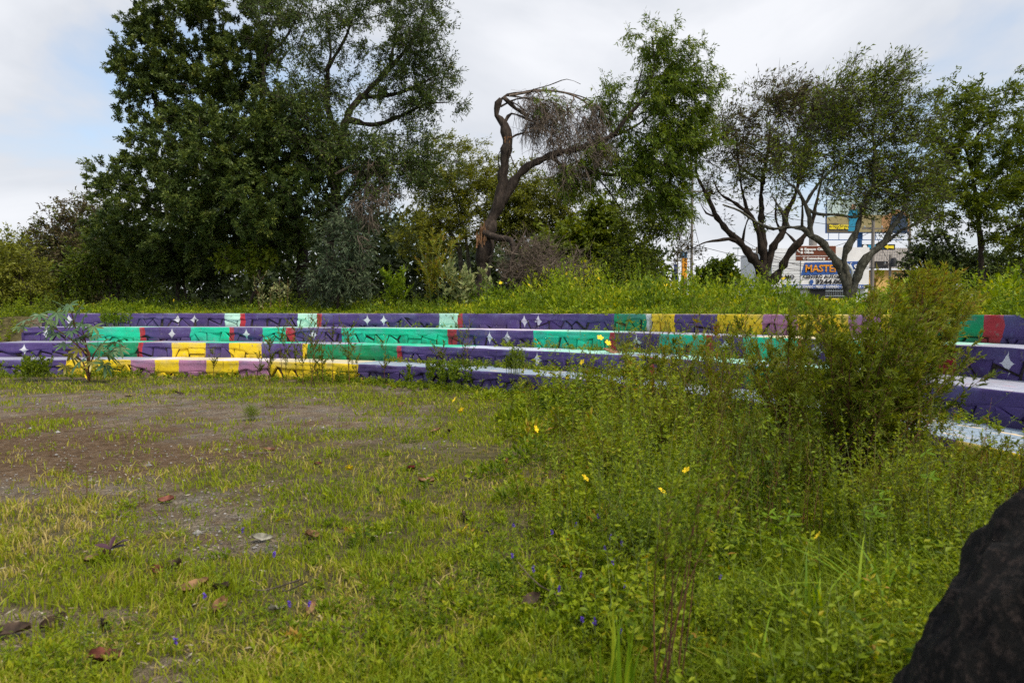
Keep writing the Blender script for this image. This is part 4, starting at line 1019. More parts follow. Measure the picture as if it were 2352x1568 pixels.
px, py, x, y = screen_pts(620, -60, 1350, 1000, 1640, r, .8); k = (r.random(len(x)) < (1 - bare_mask(x, y)) * (.10 + .55 * sstep(300, 1000, px)) * sstep(.35, .6, fbm(x * 1.2, y * 1.2, 87))); x, y = x[k], y[k]
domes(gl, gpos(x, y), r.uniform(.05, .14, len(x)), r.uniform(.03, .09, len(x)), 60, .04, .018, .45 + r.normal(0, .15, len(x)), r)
o = gl.build("weed_cover", M['weed']); o["kind"] = "stuff"; tag(o, "leafy green weeds growing thick over the ground at right", "weeds")
gs.build("stems", M['green_stem'], o)["kind"] = "stuff"
# fine reddish upright weeds
gl = Geo(); gs = Geo()
px, py, x, y = screen_pts(3400, 1120, 2440, 856, 1300, r, 1.25)
z_ = tall_zone(px, py); k = (r.random(len(x)) < z_ ** 1.3 * (.25 + .75 * sstep(5.5, 9, y)) * sstep(.3, .55, fbm(x * 1.6, y * 1.6, 80))) & (outward(x, y) < -.3); x, y, px, z_ = x[k], y[k], px[k], z_[k]
hgt = r.uniform(.3, 1.0, len(x)) * (.60 + .75 * sstep(1300, 1750, px)) * np.clip(y / 8.5, .45, 1.25) * (.55 + .9 * fbm(x * .7, y * .7, 79))
lod = np.clip(y / 7, .8, 1.8)
sprigs(gl, gs, gpos(x, y), hgt, 46, .055 * lod, .011 * lod, .22, .5 + r.normal(0, .14, len(x)), r, .15, .0035, .9, top_taper=.25)
o = gl.build("fine_weeds", M['fennel']); o["kind"] = "stuff"; tag(o, "fine-leaved olive weeds on reddish stems in the right half", "weeds")
gs.build("stems", M['red_stem'], o)["kind"] = "stuff"
# weeds along the foot of the terrace
gl = Geo(); gs = Geo()
s_ = r.uniform(.1, curve_len(RAD[0]) - 6, 3000); x, y = curve(RAD[0], s_, np.abs(r.normal(.08, .42, len(s_))))
k = r.random(len(x)) < .25 + .8 * sstep(.45, .6, fbm(s_ * .5, s_ * 0, 81)); x, y, s_ = x[k], y[k], s_[k]
sprigs(gl, gs, gpos(x, y), r.uniform(.06, .26, len(x)) * (.6 + .9 * sstep(.5, .7, fbm(s_ * .8, s_ * 0, 83))), 13, .075, .04, .4, .4 + r.normal(0, .16, len(x)), r, .1, .003)
# creeping weeds on the treads
for kk, a_, b_, nn_ in ((1, 1090, 1330, 90), (0, 830, 1330, 170), (1, 1330, 1900, 120), (0, 1330, 2200, 200), (2, 850, 1000, 20), (2, 1300, 2000, 60), (0, 960, 1200, 90)):
    s_ = r.uniform(s_of_px(kk, a_), s_of_px(kk, b_), nn_); x, y = curve(RAD[kk], s_, -np.abs(r.normal(1.0, .1, nn_)))
    sprigs(gl, gs, np.stack([x, y, np.full(nn_, STEP_H * (kk + 1))], -1), r.uniform(.05, .2, nn_), 10, .07, .04, .5, .5 + r.normal(0, .15, nn_), r, .1, .003)
o = gl.build("terrace_weeds", M['weed']); o["kind"] = "stuff"; tag(o, "low leafy weeds rooted along the foot and treads of the terrace", "weeds")
gs.build("stems", M['green_stem'], o)["kind"] = "stuff"

# litter of dry bits and stones on the bare patch
g = Geo()
px, py, x, y = screen_pts(1500, -60, 1300, 900, 1600, r, .8); k = r.random(len(x)) < .25 + .75 * bare_mask(x, y); x, y = x[k], y[k]
N = len(x); az = r.uniform(0, 6.28, N); d = np.stack([np.cos(az), np.sin(az), r.normal(0, .15, N)], -1)
leaves(g, gpos(x, y) + np.array([0, 0, .012]), d, r.uniform(.015, .07, N), r.uniform(.004, .014, N), np.clip(r.normal(.6, .25, N), 0, 1), rg=r)
M['litter'] = leaf_mat("dry_litter", [(0, (.10, .07, .045)), (.5, (.30, .24, .17)), (1, (.55, .50, .42))], .1)
o = g.build("dry_litter", M['litter']); o["kind"] = "stuff"; tag(o, "small dry leaf fragments and straw strewn on the bare ground", "litter")
g = Geo()
px, py, x, y = screen_pts(2600, -60, 1250, 895, 1300, r, .9); k = r.random(len(x)) < bare_mask(x, y) * .8; x, y = x[k], y[k]; N = len(x)
q = np.array([[1, 0, 0], [0, 1, 0], [-1, 0, 0], [0, -1, 0], [0, 0, .7], [0, 0, -.5]], float)
sz = r.uniform(.005, .016, N) * (1 + (r.random(N) < .03) * 1.6)
V = gpos(x, y)[:, None, :] + np.array([0, 0, .004]) + q[None] * sz[:, None, None] * r.uniform(.6, 1.3, (N, 6, 1))
fc = np.array([[0, 1, 4], [1, 2, 4], [2, 3, 4], [3, 0, 4]])
g.add(V.reshape(-1, 3), (np.arange(N)[:, None, None] * 6 + fc[None]).reshape(-1, 3), .5)
o = g.build("gravel", plain_mat("gravel_stone", (.26, .25, .24), .9, .5, 20)); o["kind"] = "stuff"; tag(o, "loose grey gravel on the worn bare patch at left", "gravel")

# --- single plants that stand out
def stalk_plant(name, label, cat, px, py, htop, D=None, nst=3, nleaf=90, ll=.05, lw=.011, mat=None, stem=None, seed=0, lean=.18, group=None, tint=.5, spread=.1, zbase=None, branch=True, srad=.006):
    r = np.random.default_rng(seed)
    if D is None: b0 = ground_pt(px, py); b0[2] = float(gz(b0[0], b0[1]))
    else:
        b0 = P(px, py, D); b0[2] = float(gz(b0[0], b0[1])) if zbase is None else zbase
    Dy = b0[1]; H = EYE + (716 - htop) * Dy / F - b0[2]
    root = thing(name, label, cat, tuple(b0), group)
    gl = Geo(); many = nst > 8; gs = Geo()
    bs = b0 + np.stack([r.normal(0, spread, nst), r.normal(0, spread, nst), np.zeros(nst)], -1)
    hs = H * r.uniform(.6, 1.0, nst); hs[0] = H
    for k_ in range(nst):
        if not many: gs = Geo()
        sprigs(gl, gs, bs[k_:k_ + 1], hs[k_:k_ + 1], nleaf if not branch else nleaf // 3, ll, lw, lean * .6, tint, r, .25, srad, .7)
        if branch:
            nb = 9; t = r.uniform(.3, .9, nb); st = bs[[k_] * nb] + np.stack([0 * t, 0 * t, hs[k_] * t], -1)
            az = r.uniform(0, 6.28, nb); L_ = (hs[k_] * r.uniform(.15, .32, nb))[:, None]
            en = st + np.stack([np.cos(az), np.sin(az), r.uniform(.9, 1.6, nb)], -1) * L_ * .7
            tubes(gs, np.stack([st, (st + en) / 2 + np.array([0, 0, -.01]), en], 1), np.tile([srad * .5, srad * .4, srad * .2], (nb, 1)), 3)
            nl = nleaf; jj = r.integers(0, nb, nl); u = r.random((nl, 1)); pos = st[jj] * (1 - u) + en[jj] * u
            d = unit(en[jj] - st[jj]) + r.normal(0, .6, (nl, 3)) + np.array([0, 0, .3])
            leaves(gl, pos, d, ll * r.uniform(.6, 1.2, nl), lw * r.uniform(.7, 1.3, nl), np.clip(tint + r.normal(0, .16, nl), 0, 1), rg=r)
        if not many:
            o_ = gs.build("stem", stem or M['red_stem'], root, origin=b0)
    if many: gs.build("stems", stem or M['red_stem'], root, origin=b0)["kind"] = "stuff"
    gl.build("foliage", mat or M['fennel'], root, origin=b0)["kind"] = "stuff"
    return root

GRP = "tall fine weeds in front of the terrace"
for i, (x_, y_, t_, ns, lab) in enumerate([
    (735, 882, 722, 7, "tallest clump of fine-leaved weeds, before the yellow and dark green panels"),
    (622, 878, 770, 2, "slender reddish weed before the purple panel left of the tall clump"),
    (1070, 884, 715, 2, "tall single weed rising past the top tier's red stripe"),
    (878, 880, 776, 1, "thin weed stalk in front of the lowest purple tread, right of the tall clump"),
    (597, 872, 812, 1, "short weed before the pink panel next to yellow"), (485, 868, 795, 1, "lone thin weed in front of the left yellow panels"),
    (1010, 884, 785, 2, "branching weed just left of the tall single weed"), (800, 880, 745, 3, "leafy weed at the right side of the tall clump"), (690, 880, 745, 3, "bushy weed at the left side of the tall clump")]):
    stalk_plant("tall_weed", lab, "weed", x_, y_, t_, nst=ns, nleaf=150, ll=.075, lw=.018, seed=400 + i, group=GRP, tint=.35, spread=.16 if ns > 2 else .05, srad=.008)
for i, (x_, y_, t_, lab) in enumerate([(1445, 900, 715, "tall reddish weed beside the second tier's right green panel"), (1510, 960, 740, "wispy weed leaning before the third tier's red stripe at centre right"), (1610, 960, 705, "tall wispy weed crossing the yellow and pink top panels, left one"), (1690, 975, 700, "tall wispy weed crossing the pink top panel"), (1770, 990, 690, "tall weed in front of the right yellow top panel"), (1840, 1000, 700, "tall weed at the left flank of the big bush"), (1580, 1010, 760, "brown-stemmed weed low before the green third tier"), (1660, 1060, 770, "brown-stemmed weed left of the big bush's foot"), (1390, 940, 770, "short reddish weed at the tall weeds' left margin")]):
    stalk_plant("wispy_weed", lab, "weed", x_, y_, t_, nst=5, nleaf=130, ll=.06, lw=.012, seed=430 + i, group="wispy tall weeds at right", tint=.5, spread=.22, lean=.35, srad=.006)
# big bush and its neighbours
def plume_bush(name, label, px, py, tips, seed, nst, mat, ll=.045, lw=.008, tint=.45, nsh=22, nlf=16, shoot=.22, r0=.007, depth=.6, lean=(.15, 0), lo=.35, stem=None):
    """stems fanning from one foot, each a plume of short shoots with fine leaves; tips = areas (x, y, rx, ry[, weight]) where stems end"""
    r = np.random.default_rng(seed); b0 = ground_pt(px, py); b0[2] = float(gz(b0[0], b0[1])); D = float(b0[1])
    root = thing(name, label, "bush", tuple(b0))
    w = np.array([t[4] if len(t) > 4 else 1.0 for t in tips]); w = w / w.sum(); pk = r.choice(len(tips), nst, p=w)
    K = 9; PT = np.zeros((nst, K, 3))
    for i in range(nst):
        t = tips[pk[i]]; a = r.uniform(0, 6.28); q = math.sqrt(r.random())
        tip = P(t[0] + t[2] * q * math.cos(a), t[1] + t[3] * q * math.sin(a), D + r.normal(0, depth))
        s0 = b0 + np.array([r.normal(0, .05), r.normal(0, .05), 0]); mid = s0 + (tip - s0) * np.array([.32, .32, .58]) + r.normal(0, .04, 3)
        u = np.linspace(0, 1, K)[:, None]; PT[i] = s0 * (1 - u) ** 2 + 2 * mid * u * (1 - u) + tip * u ** 2
    hl = np.linalg.norm(PT[:, -1] - PT[:, 0], axis=1)
    gs = Geo(); tubes(gs, PT, r0 * np.linspace(1, .2, K)[None] * r.uniform(.6, 1.1, (nst, 1)), 4)
    ns_ = nst * nsh; si = np.repeat(np.arange(nst), nsh); u = lo + (1 - lo) * r.random(ns_); fi = u * (K - 1); k0 = np.minimum(fi.astype(int), K - 2); fr = (fi - k0)[:, None]
    st = PT[si, k0] * (1 - fr) + PT[si, k0 + 1] * fr; tg = unit(PT[si, k0 + 1] - PT[si, k0])
    dr = unit(tg * .9 + r.normal(0, .55, (ns_, 3)) + np.array([lean[0], 0, .15 + lean[1]])); L_ = shoot * r.uniform(.4, 1.15, ns_) * (1.15 - .65 * u)
    en = st + dr * L_[:, None]; tubes(gs, np.stack([st, (st + en) / 2 - np.array([0, 0, .008]), en], 1), np.tile([r0 * .3, r0 * .22, r0 * .12], (ns_, 1)), 3)
    o = gs.build("stems", stem or M['red_stem'], root, origin=b0); o["kind"] = "stuff"
    nl = ns_ * nlf; jj = np.repeat(np.arange(ns_), nlf); v = r.random((nl, 1)) ** .8
    pos = st[jj] * (1 - v) + en[jj] * v; d = dr[jj] * .9 + r.normal(0, .5, (nl, 3)) + np.array([lean[0], 0, .1])
    ti = np.clip(tint + r.normal(0, .12, nst)[si][jj] + r.normal(0, .13, nl) + .12 * (u[jj] - .6), 0, 1)
    gl = Geo(); leaves(gl, pos, d, ll * r.uniform(.6, 1.25, nl), lw * r.uniform(.7, 1.3, nl), ti, rg=r)
    gl.build("foliage", mat, root, origin=b0)["kind"] = "stuff"
    return root
plume_bush("large_bush", "large feathery olive-green bush hiding the terrace at right", 1945, 1165,
    [(1990, 760, 90, 60, 1.2), (2070, 720, 70, 50, 1.0), (2130, 790, 90, 50, 1.0), (2200, 810, 60, 40, .6), (1930, 830, 90, 60, 1.2), (2030, 840, 100, 60, 1.3), (2120, 870, 80, 50, .8), (1880, 900, 70, 60, .9), (1990, 930, 80, 50, .9), (2060, 950, 80, 40, .6), (2060, 640, 60, 30, .22), (2170, 700, 60, 40, .35), (2250, 780, 50, 50, .4), (1900, 720, 50, 40, .25), (2240, 880, 60, 40, .35)], 71, 105, M['fennel'], .052, .012, .36, 30, 15, .26, .0075, .45)
plume_bush("brown_bush", "brownish wind-blurred bush above the top tier right of the forked tree", 2090, 1000,
    [(2090, 645, 60, 25), (2160, 640, 60, 25), (2225, 680, 60, 25, .8), (2130, 700, 90, 25)], 72, 46, M['fennel'], .08, .016, .66, 22, 14, .3, .008, .4)
plume_bush("leaning_bush", "thinner olive bush overlapping the left side of the big one", 1800, 1085,
    [(1810, 770, 60, 50), (1760, 820, 60, 60), (1850, 840, 60, 60), (1720, 760, 40, 40, .5), (1850, 720, 40, 30, .5)], 74, 34, M['fennel'], .055, .012, .45, 24, 13, .26, .007, .5)
TANGLE = [(1385, 935, [(1385, 860, 50, 24.0), (1330, 885, 40, 16.0)], 'low reddish plume weed at the left end of the tall tangle', 0.63), (1460, 960, [(1455, 825, 50, 32.0), (1500, 845, 40, 32.0)], 'plume weed crossing the second tier left of the dry leaf', 0.56), (1545, 985, [(1540, 810, 50, 32.0), (1590, 845, 40, 32.0)], "plume weed in front of the third tier's right purple panels", 0.51), (1640, 1010, [(1640, 790, 55, 40.0), (1690, 835, 50, 40.0)], 'tall brownish plume weed before the pink and yellow top panels', 0.6), (1500, 1080, [(1490, 925, 70, 32.0), (1560, 955, 60, 32.0)], 'plume weed in the middle of the tangle, left of the vine shoots', 0.47), (1650, 1130, [(1640, 955, 70, 40.0), (1710, 975, 60, 40.0)], 'olive plume weed low in the tangle left of the big bush', 0.46), (1780, 1190, [(1760, 985, 80, 40.0), (1830, 1015, 60, 40.0)], 'dark plume weed at the left foot of the big bush', 0.42), (2060, 1240, [(2050, 1065, 80, 40.0), (2140, 1035, 70, 40.0)], "plume weed in front of the big bush's right foot", 0.46), (2200, 1200, [(2190, 985, 70, 40.0), (2270, 1025, 70, 32.0)], 'plume weed half hiding the lowest tread at right', 0.47), (2320, 1230, [(2320, 1055, 60, 32.0), (2380, 1015, 50, 32.0)], 'plume weed at the right edge over the boulder', 0.51), (1380, 1120, [(1370, 1005, 60, 24.0), (1430, 1015, 50, 24.0)], "short plume weed at the tangle's near left margin", 0.54)]
for i, (x_, y_, tp, lab, tn) in enumerate(TANGLE):
    Dq = float(ground_pt(x_, y_)[1]); lod = np.clip(Dq / 7, .7, 1.6)
    plume_bush("plume_weed", lab, x_, y_, tp, 720 + i, 15, M['fennel'], .05 * lod, .012 * lod, tn, 15, 10, .22, .0045, .5)["group"] = "plume weeds of the right-hand tangle"
plume_bush("spindly_bush", "dark-stemmed spindly plant in the right foreground", 1545, 1600,
    [(1560, 1150, 50, 60), (1630, 1130, 60, 60), (1500, 1230, 40, 60), (1650, 1210, 60, 60, .6), (1700, 1080, 60, 40, .6), (1590, 1060, 40, 40, .5)], 73, 8, M['weed'], .028, .009, .35, 16, 9, .16, .0045, .12, lo=.5)

# castor-oil plant at left, leaf by leaf
def palmate(scale=1.0, lobes=7):
    V = [(0, 0, 0)]; Fc = []
    for i in range(lobes):
        a = (i - (lobes - 1) / 2) * (4.6 / lobes); ln = (1 - .12 * abs(i - (lobes - 1) / 2)) * scale
        def pt(rr, da, z): return (rr * math.sin(a + da), rr * math.cos(a + da), z)
        n0 = len(V); V += [pt(ln * .38, -.30, .02 * scale), pt(ln * .72, -.15, -.02 * scale), pt(ln, 0, -.10 * scale), pt(ln * .72, .15, -.02 * scale), pt(ln * .38, .30, .02 * scale), pt(ln * .55, 0, -.03 * scale)]
        Fc += [(0, n0, n0 + 5), (n0, n0 + 1, n0 + 5), (n0 + 1, n0 + 2, n0 + 5), (n0 + 2, n0 + 3, n0 + 5), (n0 + 3, n0 + 4, n0 + 5), (n0 + 4, 0, n0 + 5)]
    return V, Fc
def palmate_mesh(name, mat, tint):
    g = Geo(); V, Fc = palmate(); g.add(V, Fc, tint); o = g.build(name, mat); return o
b0 = P(205, 868, 17.6); b0[2] = float(gz(b0[0], b0[1]))
castor = thing("castor_plant", "castor-oil plant with large star-shaped leaves in front of the terrace at left", "plant", tuple(b0))
g = Geo(); tips = []
r = np.random.default_rng(91)
stems_ = [[(205, 866), (200, 820), (175, 790), (150, 770), (100, 735)], [(205, 866), (205, 810), (180, 770), (165, 720), (175, 700)], [(205, 866), (210, 830), (225, 800), (260, 785), (290, 800)], [(205, 866), (190, 830), (160, 810), (120, 790)], [(205, 866), (200, 800), (190, 760), (200, 745)]]
for i, st in enumerate(stems_):
    w = [P(a_, c_, 17.6 + r.normal(0, .12) * j) for j, (a_, c_) in enumerate(st)]; w[0] = b0
    q, qr = limb(g, w, np.linspace(.022, .008, len(w)), 6, .06, .5, i)
    tips += [q[int((len(q) - 1) * f_)] for f_ in np.linspace(.35, 1, 8)]
lv = [(60, 735), (90, 722), (110, 735), (45, 750), (140, 700), (160, 700), (185, 708), (190, 745), (165, 760), (200, 770), (215, 750), (150, 790), (180, 800), (130, 765), (100, 760), (235, 790), (265, 785), (275, 800), (245, 815), (160, 815), (185, 830), (215, 830), (240, 835), (150, 840), (205, 790), (170, 740), (130, 718), (225, 770), (255, 805), (195, 725), (80, 745), (120, 750), (175, 780)]
protos = [palmate_mesh("leaf", M['castor'], t_) for t_ in (.25, .5, .7, .95)]
used = [False] * 4
for i, (a_, c_) in enumerate(lv):
    c = P(a_, c_, 17.5 + r.uniform(-.35, .35)); j = int(np.argmin(np.linalg.norm(np.array(tips) - c, axis=1))); t0 = tips[j]
    limb(g, [t0, (t0 + c) / 2 + np.array([0, 0, .05]), c], [.006, .005, .004], 4, .02, .5, i)
    k = 3 if (i in (12, 19, 23, 21)) else r.integers(0, 3)
    o = protos[k] if not used[k] else protos[k].copy()
    if used[k]: COL.objects.link(o)
    used[k] = True
    o.parent = castor; o.location = tuple(c - b0); s_ = r.uniform(.26, .44); o.scale = (s_, s_, s_)
    o.rotation_euler = (r.uniform(-1.15, -.25), r.uniform(-.4, .4), math.pi + r.normal(0, .95))
for k in range(4):
    if not used[k]: bpy.data.objects.remove(protos[k])
g.build("stem", M['red_stem'], castor, smooth=True, origin=b0)
stalk_plant("round_shrub", "small dense green shrub at the terrace foot, far left", "shrub", 75, 875, 818, nst=26, nleaf=70, ll=.07, lw=.03, mat=M['weed'], stem=M['green_stem'], seed=95, tint=.3, spread=.22, branch=True)
stalk_plant("dark_shrub", "low dark leafy shrub in front of the purple lowest tier", "shrub", 1030, 888, 828, nst=34, nleaf=60, ll=.075, lw=.04, mat=M['weed'], stem=M['green_stem'], seed=96, tint=.2, spread=.45, branch=True)
stalk_plant("small_shrub", "small bushy shrub on the second tread covering a star", "shrub", 1187, 845, 800, D=14.9, nst=22, nleaf=60, ll=.05, lw=.02, mat=M['weed'], stem=M['green_stem'], seed=97, tint=.3, spread=.12, zbase=.4)
stalk_plant("hanging_shrub", "leafy shrub growing over the top tier near its left end", "shrub", 255, 755, 712, D=22.3, nst=26, nleaf=60, ll=.07, lw=.03, mat=M['weed'], stem=M['green_stem'], seed=98, tint=.3, spread=.28, zbase=1.2)
stalk_plant("grass_tuft", "upright grass tuft standing alone on the bare gravel", "grass tuft", 576, 962, 925, nst=40, nleaf=8, ll=.16, lw=.008, mat=M['grass'], stem=M['green_stem'], seed=99, tint=.3, spread=.05, branch=False, srad=.002)
stalk_plant("grass_tuft", "wiry reddish tuft right of the lone grass tuft", "grass tuft", 640, 935, 898, nst=24, nleaf=14, ll=.08, lw=.008, mat=M['fennel'], stem=M['red_stem'], seed=100, tint=.5, spread=.14, branch=False, srad=.002)
for i, (x_, y_, t_, lab) in enumerate([(155, 1095, 1050, "small weed sprouting from the brown dirt"), (205, 1140, 1060, "reddish-stemmed weed at the dirt's lower edge"), (330, 1160, 1095, "thin dark-stalked weed beside the grey gravel spot"), (460, 1090, 1040, "leafy reddish weed at the right end of the dirt"), (120, 1045, 1000, "tiny green weed on the gravel near the left edge"), (790, 985, 940, "sparse reddish weed on the right end of the gravel"), (395, 960, 925, "small weed standing on the upper gravel")]):
    stalk_plant("small_weed", lab, "weed", x_, y_, t_, nst=3, nleaf=16, ll=.05, lw=.013, mat=M['weed'], seed=110 + i, tint=.45, spread=.03, branch=False, srad=.003)

# saplings on the bank
stalk_plant("feathery_sapling", "bright feathery sapling on the bank, right of the acacia", "sapling", 905, 705, 600, D=23.2, nst=5, nleaf=260, ll=.13, lw=.035, mat=M['bank'], stem=M['green_stem'], seed=120, tint=.4, spread=.16, srad=.012)
stalk_plant("podded_sapling", "sapling with long drooping brown pods beside the broken tree", "sapling", 1000, 705, 535, D=23.6, nst=5, nleaf=300, ll=.19, lw=.022, mat=M['fennel'], stem=M['green_stem'], seed=121, tint=.75, spread=.35, srad=.016)
stalk_plant("pale_sapling", "sapling with pale cream-green leaves at the broken tree's foot", "sapling", 1080, 700, 600, D=23.0, nst=7, nleaf=70, ll=.20, lw=.10, mat=M['pale'], stem=M['green_stem'], seed=122, tint=.55, spread=.4, srad=.014)
stalk_plant("dry_sapling", "thin sapling with yellowing leaves in front of the acacia trunks", "sapling", 620, 712, 630, D=24.0, nst=5, nleaf=60, ll=.11, lw=.05, mat=M['pale'], stem=M['red_stem'], seed=123, tint=.6, spread=.4, srad=.012)

# --- flowers
def flower_mesh(mat, size):
    g = Geo()
    for i in range(5):
        a = i * 2 * math.pi / 5; c, s = math.cos(a), math.sin(a)
        pts = [(0, 0, 0), (.35, -.28, .16), (.85, -.34, .28), (1.0, 0, .24), (.85, .34, .28), (.35, .28, .16)]
        g.poly([((p_[0] * c - p_[1] * s) * size, (p_[0] * s + p_[1] * c) * size, p_[2] * size) for p_ in pts], .5)
    return g
m, n, b, out = new_mat("yellow_petal"); b.inputs['Base Color'].default_value = (.85, .60, .012, 1); b.inputs['Roughness'].default_value = .6; M['yellow'] = m
m, n, b, out = new_mat("violet_floret"); b.inputs['Base Color'].default_value = (.12, .06, .42, 1); b.inputs['Roughness'].default_value = .7; M['violet'] = m
fl0 = None
def place_flower(p, h, label, group, size, tilt):
    root = thing("yellow_flower", label, "flower", tuple(p), group)
    g = Geo(); tubes(g, np.array([[[0, 0, 0], [.01, 0, h * .5], [0, 0, h]]]), np.array([[.003, .0025, .002]]), 4); g.build("stem", M['green_stem'], root)
    o = flower_mesh(M['yellow'], size).build("blossom", M['yellow'], root); o.location = (0, 0, h); o.rotation_euler = (tilt, random.uniform(-.4, .4), random.uniform(0, 6))
near = [(640, 1195, "yellow flower low in the grass below the grey gravel spot"), (802, 1075, "yellow flower open at the edge of the grass, left of centre"), (1070, 1212, "yellow flower seen side-on in the central grass"), (1343, 1098, "yellow flower facing up in the middle of the weeds"), (1675, 938, "yellow flower high in the weeds left of the big bush"), (1655, 872, "yellow flower in front of the second tier at right"), (1338, 832, "yellow flower before the star of the second tier"), (1485, 1280, "loose yellow flower cluster among violet florets"), (1045, 918, "yellow flower at the tall weeds' far left margin"), (1060, 943, "small yellow flower below the margin flower"), (822, 862, "yellow flower at the foot of the kinked yellow tier"), (195, 865, "yellow flower at the foot of the castor plant"), (1378, 776, "yellow flower before the third tier's red stripe, left one"), (1396, 788, "yellow flower before the third tier's red stripe, right one"), (1520, 1128, "tiny yellow flower in the weeds right of centre"), (1577, 1080, "yellow flower beside the spindly plant's top"), (1410, 1030, "small yellow flower in mid weeds"), (1305, 866, "yellow flower at the lowest tread's right"), (1597, 738, "yellow flower before the purple top panel at right"), (1230, 985, "yellow flower on the margin where grass meets tall weeds"), (1455, 880, "yellow flower above the weeds before the dry leaf's tread"), (1760, 1040, "yellow flower under the left side of the big bush"), (905, 1010, "lone yellow flower in the short grass right of the gravel"), (1880, 1230, "yellow flower low in the weeds below the big bush"), (2230, 1150, "yellow flower in the weeds above the boulder")]
for i, (x_, y_, lab) in enumerate(near):
    D = {6: 12, 12: 11, 13: 11, 5: 9.5, 18: 9, 4: 8.5, 17: 13}.get(i)
    if D is None: D = float(ground_pt(x_, y_ + 45)[1]) * (.84 if x_ > 1150 else .97)
    c = P(x_, y_, D); z = float(gz(c[0], c[1])); place_flower((c[0], c[1], z), c[2] - z, lab, "yellow flowers in the field", np.clip(.0035 * D + .016, .026, .055), random.uniform(.5, 1.2))
bankf = [(1302, 628), (1322, 640), (1215, 655), (1150, 650), (1655, 700), (1690, 640), (1655, 632), (1500, 650), (1375, 640), (1440, 645), (1800, 640), (1710, 690), (1530, 655), (1110, 690), (1880, 700), (2000, 690), (400, 690), (2170, 690)]
for x_, y_ in bankf:
    c = P(x_, y_, 21.6 + random.uniform(0, 1)) if x_ < 1500 else P(x_, y_, float(np.interp(x_, [1500, 2300], [20, 14])))
    z = float(gz(c[0], c[1])); place_flower((c[0], c[1], z), max(.1, c[2] - z), "small yellow flower dotting the shrubs above the terrace wall", "yellow flowers on the bank", .055, random.uniform(.6, 1.4))
vio = [(557, 1216), (665, 1385), (710, 1385), (403, 1470), (1180, 1205), (1177, 1275), (1268, 1220), (1285, 1350), (1335, 1318), (1322, 1205), (1374, 1185), (1402, 1232), (1390, 1258), (1428, 1245), (1408, 1287), (1434, 1340), (1365, 1425), (1425, 1448), (1337, 1420), (1655, 1325), (630, 1270), (1225, 1305), (1440, 1185), (470, 1365)]
for i, (x_, y_) in enumerate(vio):
    D = float(ground_pt(x_, y_ + 70)[1]); c = P(x_, y_, D); z = float(gz(c[0], c[1])); h = max(.05, c[2] - z)
    root = thing("violet_floret", "tiny violet flower spike on a thin stalk in the foreground grass", "flower", (c[0], c[1], z), "violet flower spikes in the grass")
    g = Geo(); tubes(g, np.array([[[0, 0, 0], [.008, .004, h * .5], [0, 0, h]]]), np.array([[.002, .002, .0015]]), 3); g.build("stalk", M['green_stem'], root)
    g = Geo(); rr = np.random.default_rng(i); nl = 26; pos = np.stack([np.zeros(nl), np.zeros(nl), h + rr.uniform(-.016, .012, nl)], -1); d = rr.normal(0, 1, (nl, 3)); leaves(g, pos, d, .012, .009, np.full(nl, .5), rg=rr); g.build("spike", M['violet'], root)

# --- fallen leaves
def fallen(x_, y_, ln, wd, col, label, rz, curl=.5, lift=.01):
    D = float(ground_pt(x_, y_)[1]); p = ground_pt(x_, y_); p[2] = float(gz(p[0], p[1])) + lift + .014
    g = Geo(); nu, nv = 9, 7; V = []; rr = np.random.default_rng(int(x_ * 7 + y_))
    ed = rr.normal(0, .06, nu)
    for i in range(nu):
        u = i / (nu - 1); hw = wd / 2 * (math.sin(math.pi * min(1, u * .92 + .04)) ** .7) * (1 + ed[i])
        for j in range(nv):
            v = j / (nv - 1) * 2 - 1
            V.append(((u - .5) * ln, v * hw * (1 - .25 * curl), .012 + curl * wd * .45 * (abs(v) ** 1.6) + curl * ln * .25 * (u - .5) ** 2 * 2 - .012 * (1 - abs(v)) + rr.normal(0, .003)))
    idx = np.arange(nu * nv).reshape(nu, nv)
    g.add(V, np.stack([idx[:-1, :-1], idx[1:, :-1], idx[1:, 1:], idx[:-1, 1:]], -1).reshape(-1, 4))
    st = Geo()
    m = M.setdefault("dead_" + str(col), plain_mat("fallen_leaf", col, .65, .5, 18))
    o = g.build("fallen_leaf", m, smooth=True); o.location = p; o.rotation_euler = (random.uniform(.1, .75), random.uniform(-.4, .4), rz)
    tag(o, label, "leaf", "fallen dry leaves on the ground")
    return o
BRN = (.22, .12, .055); RED = (.16, .05, .035); TAN = (.26, .15, .075); DRK = (.07, .045, .03); GRY = (.34, .33, .27)
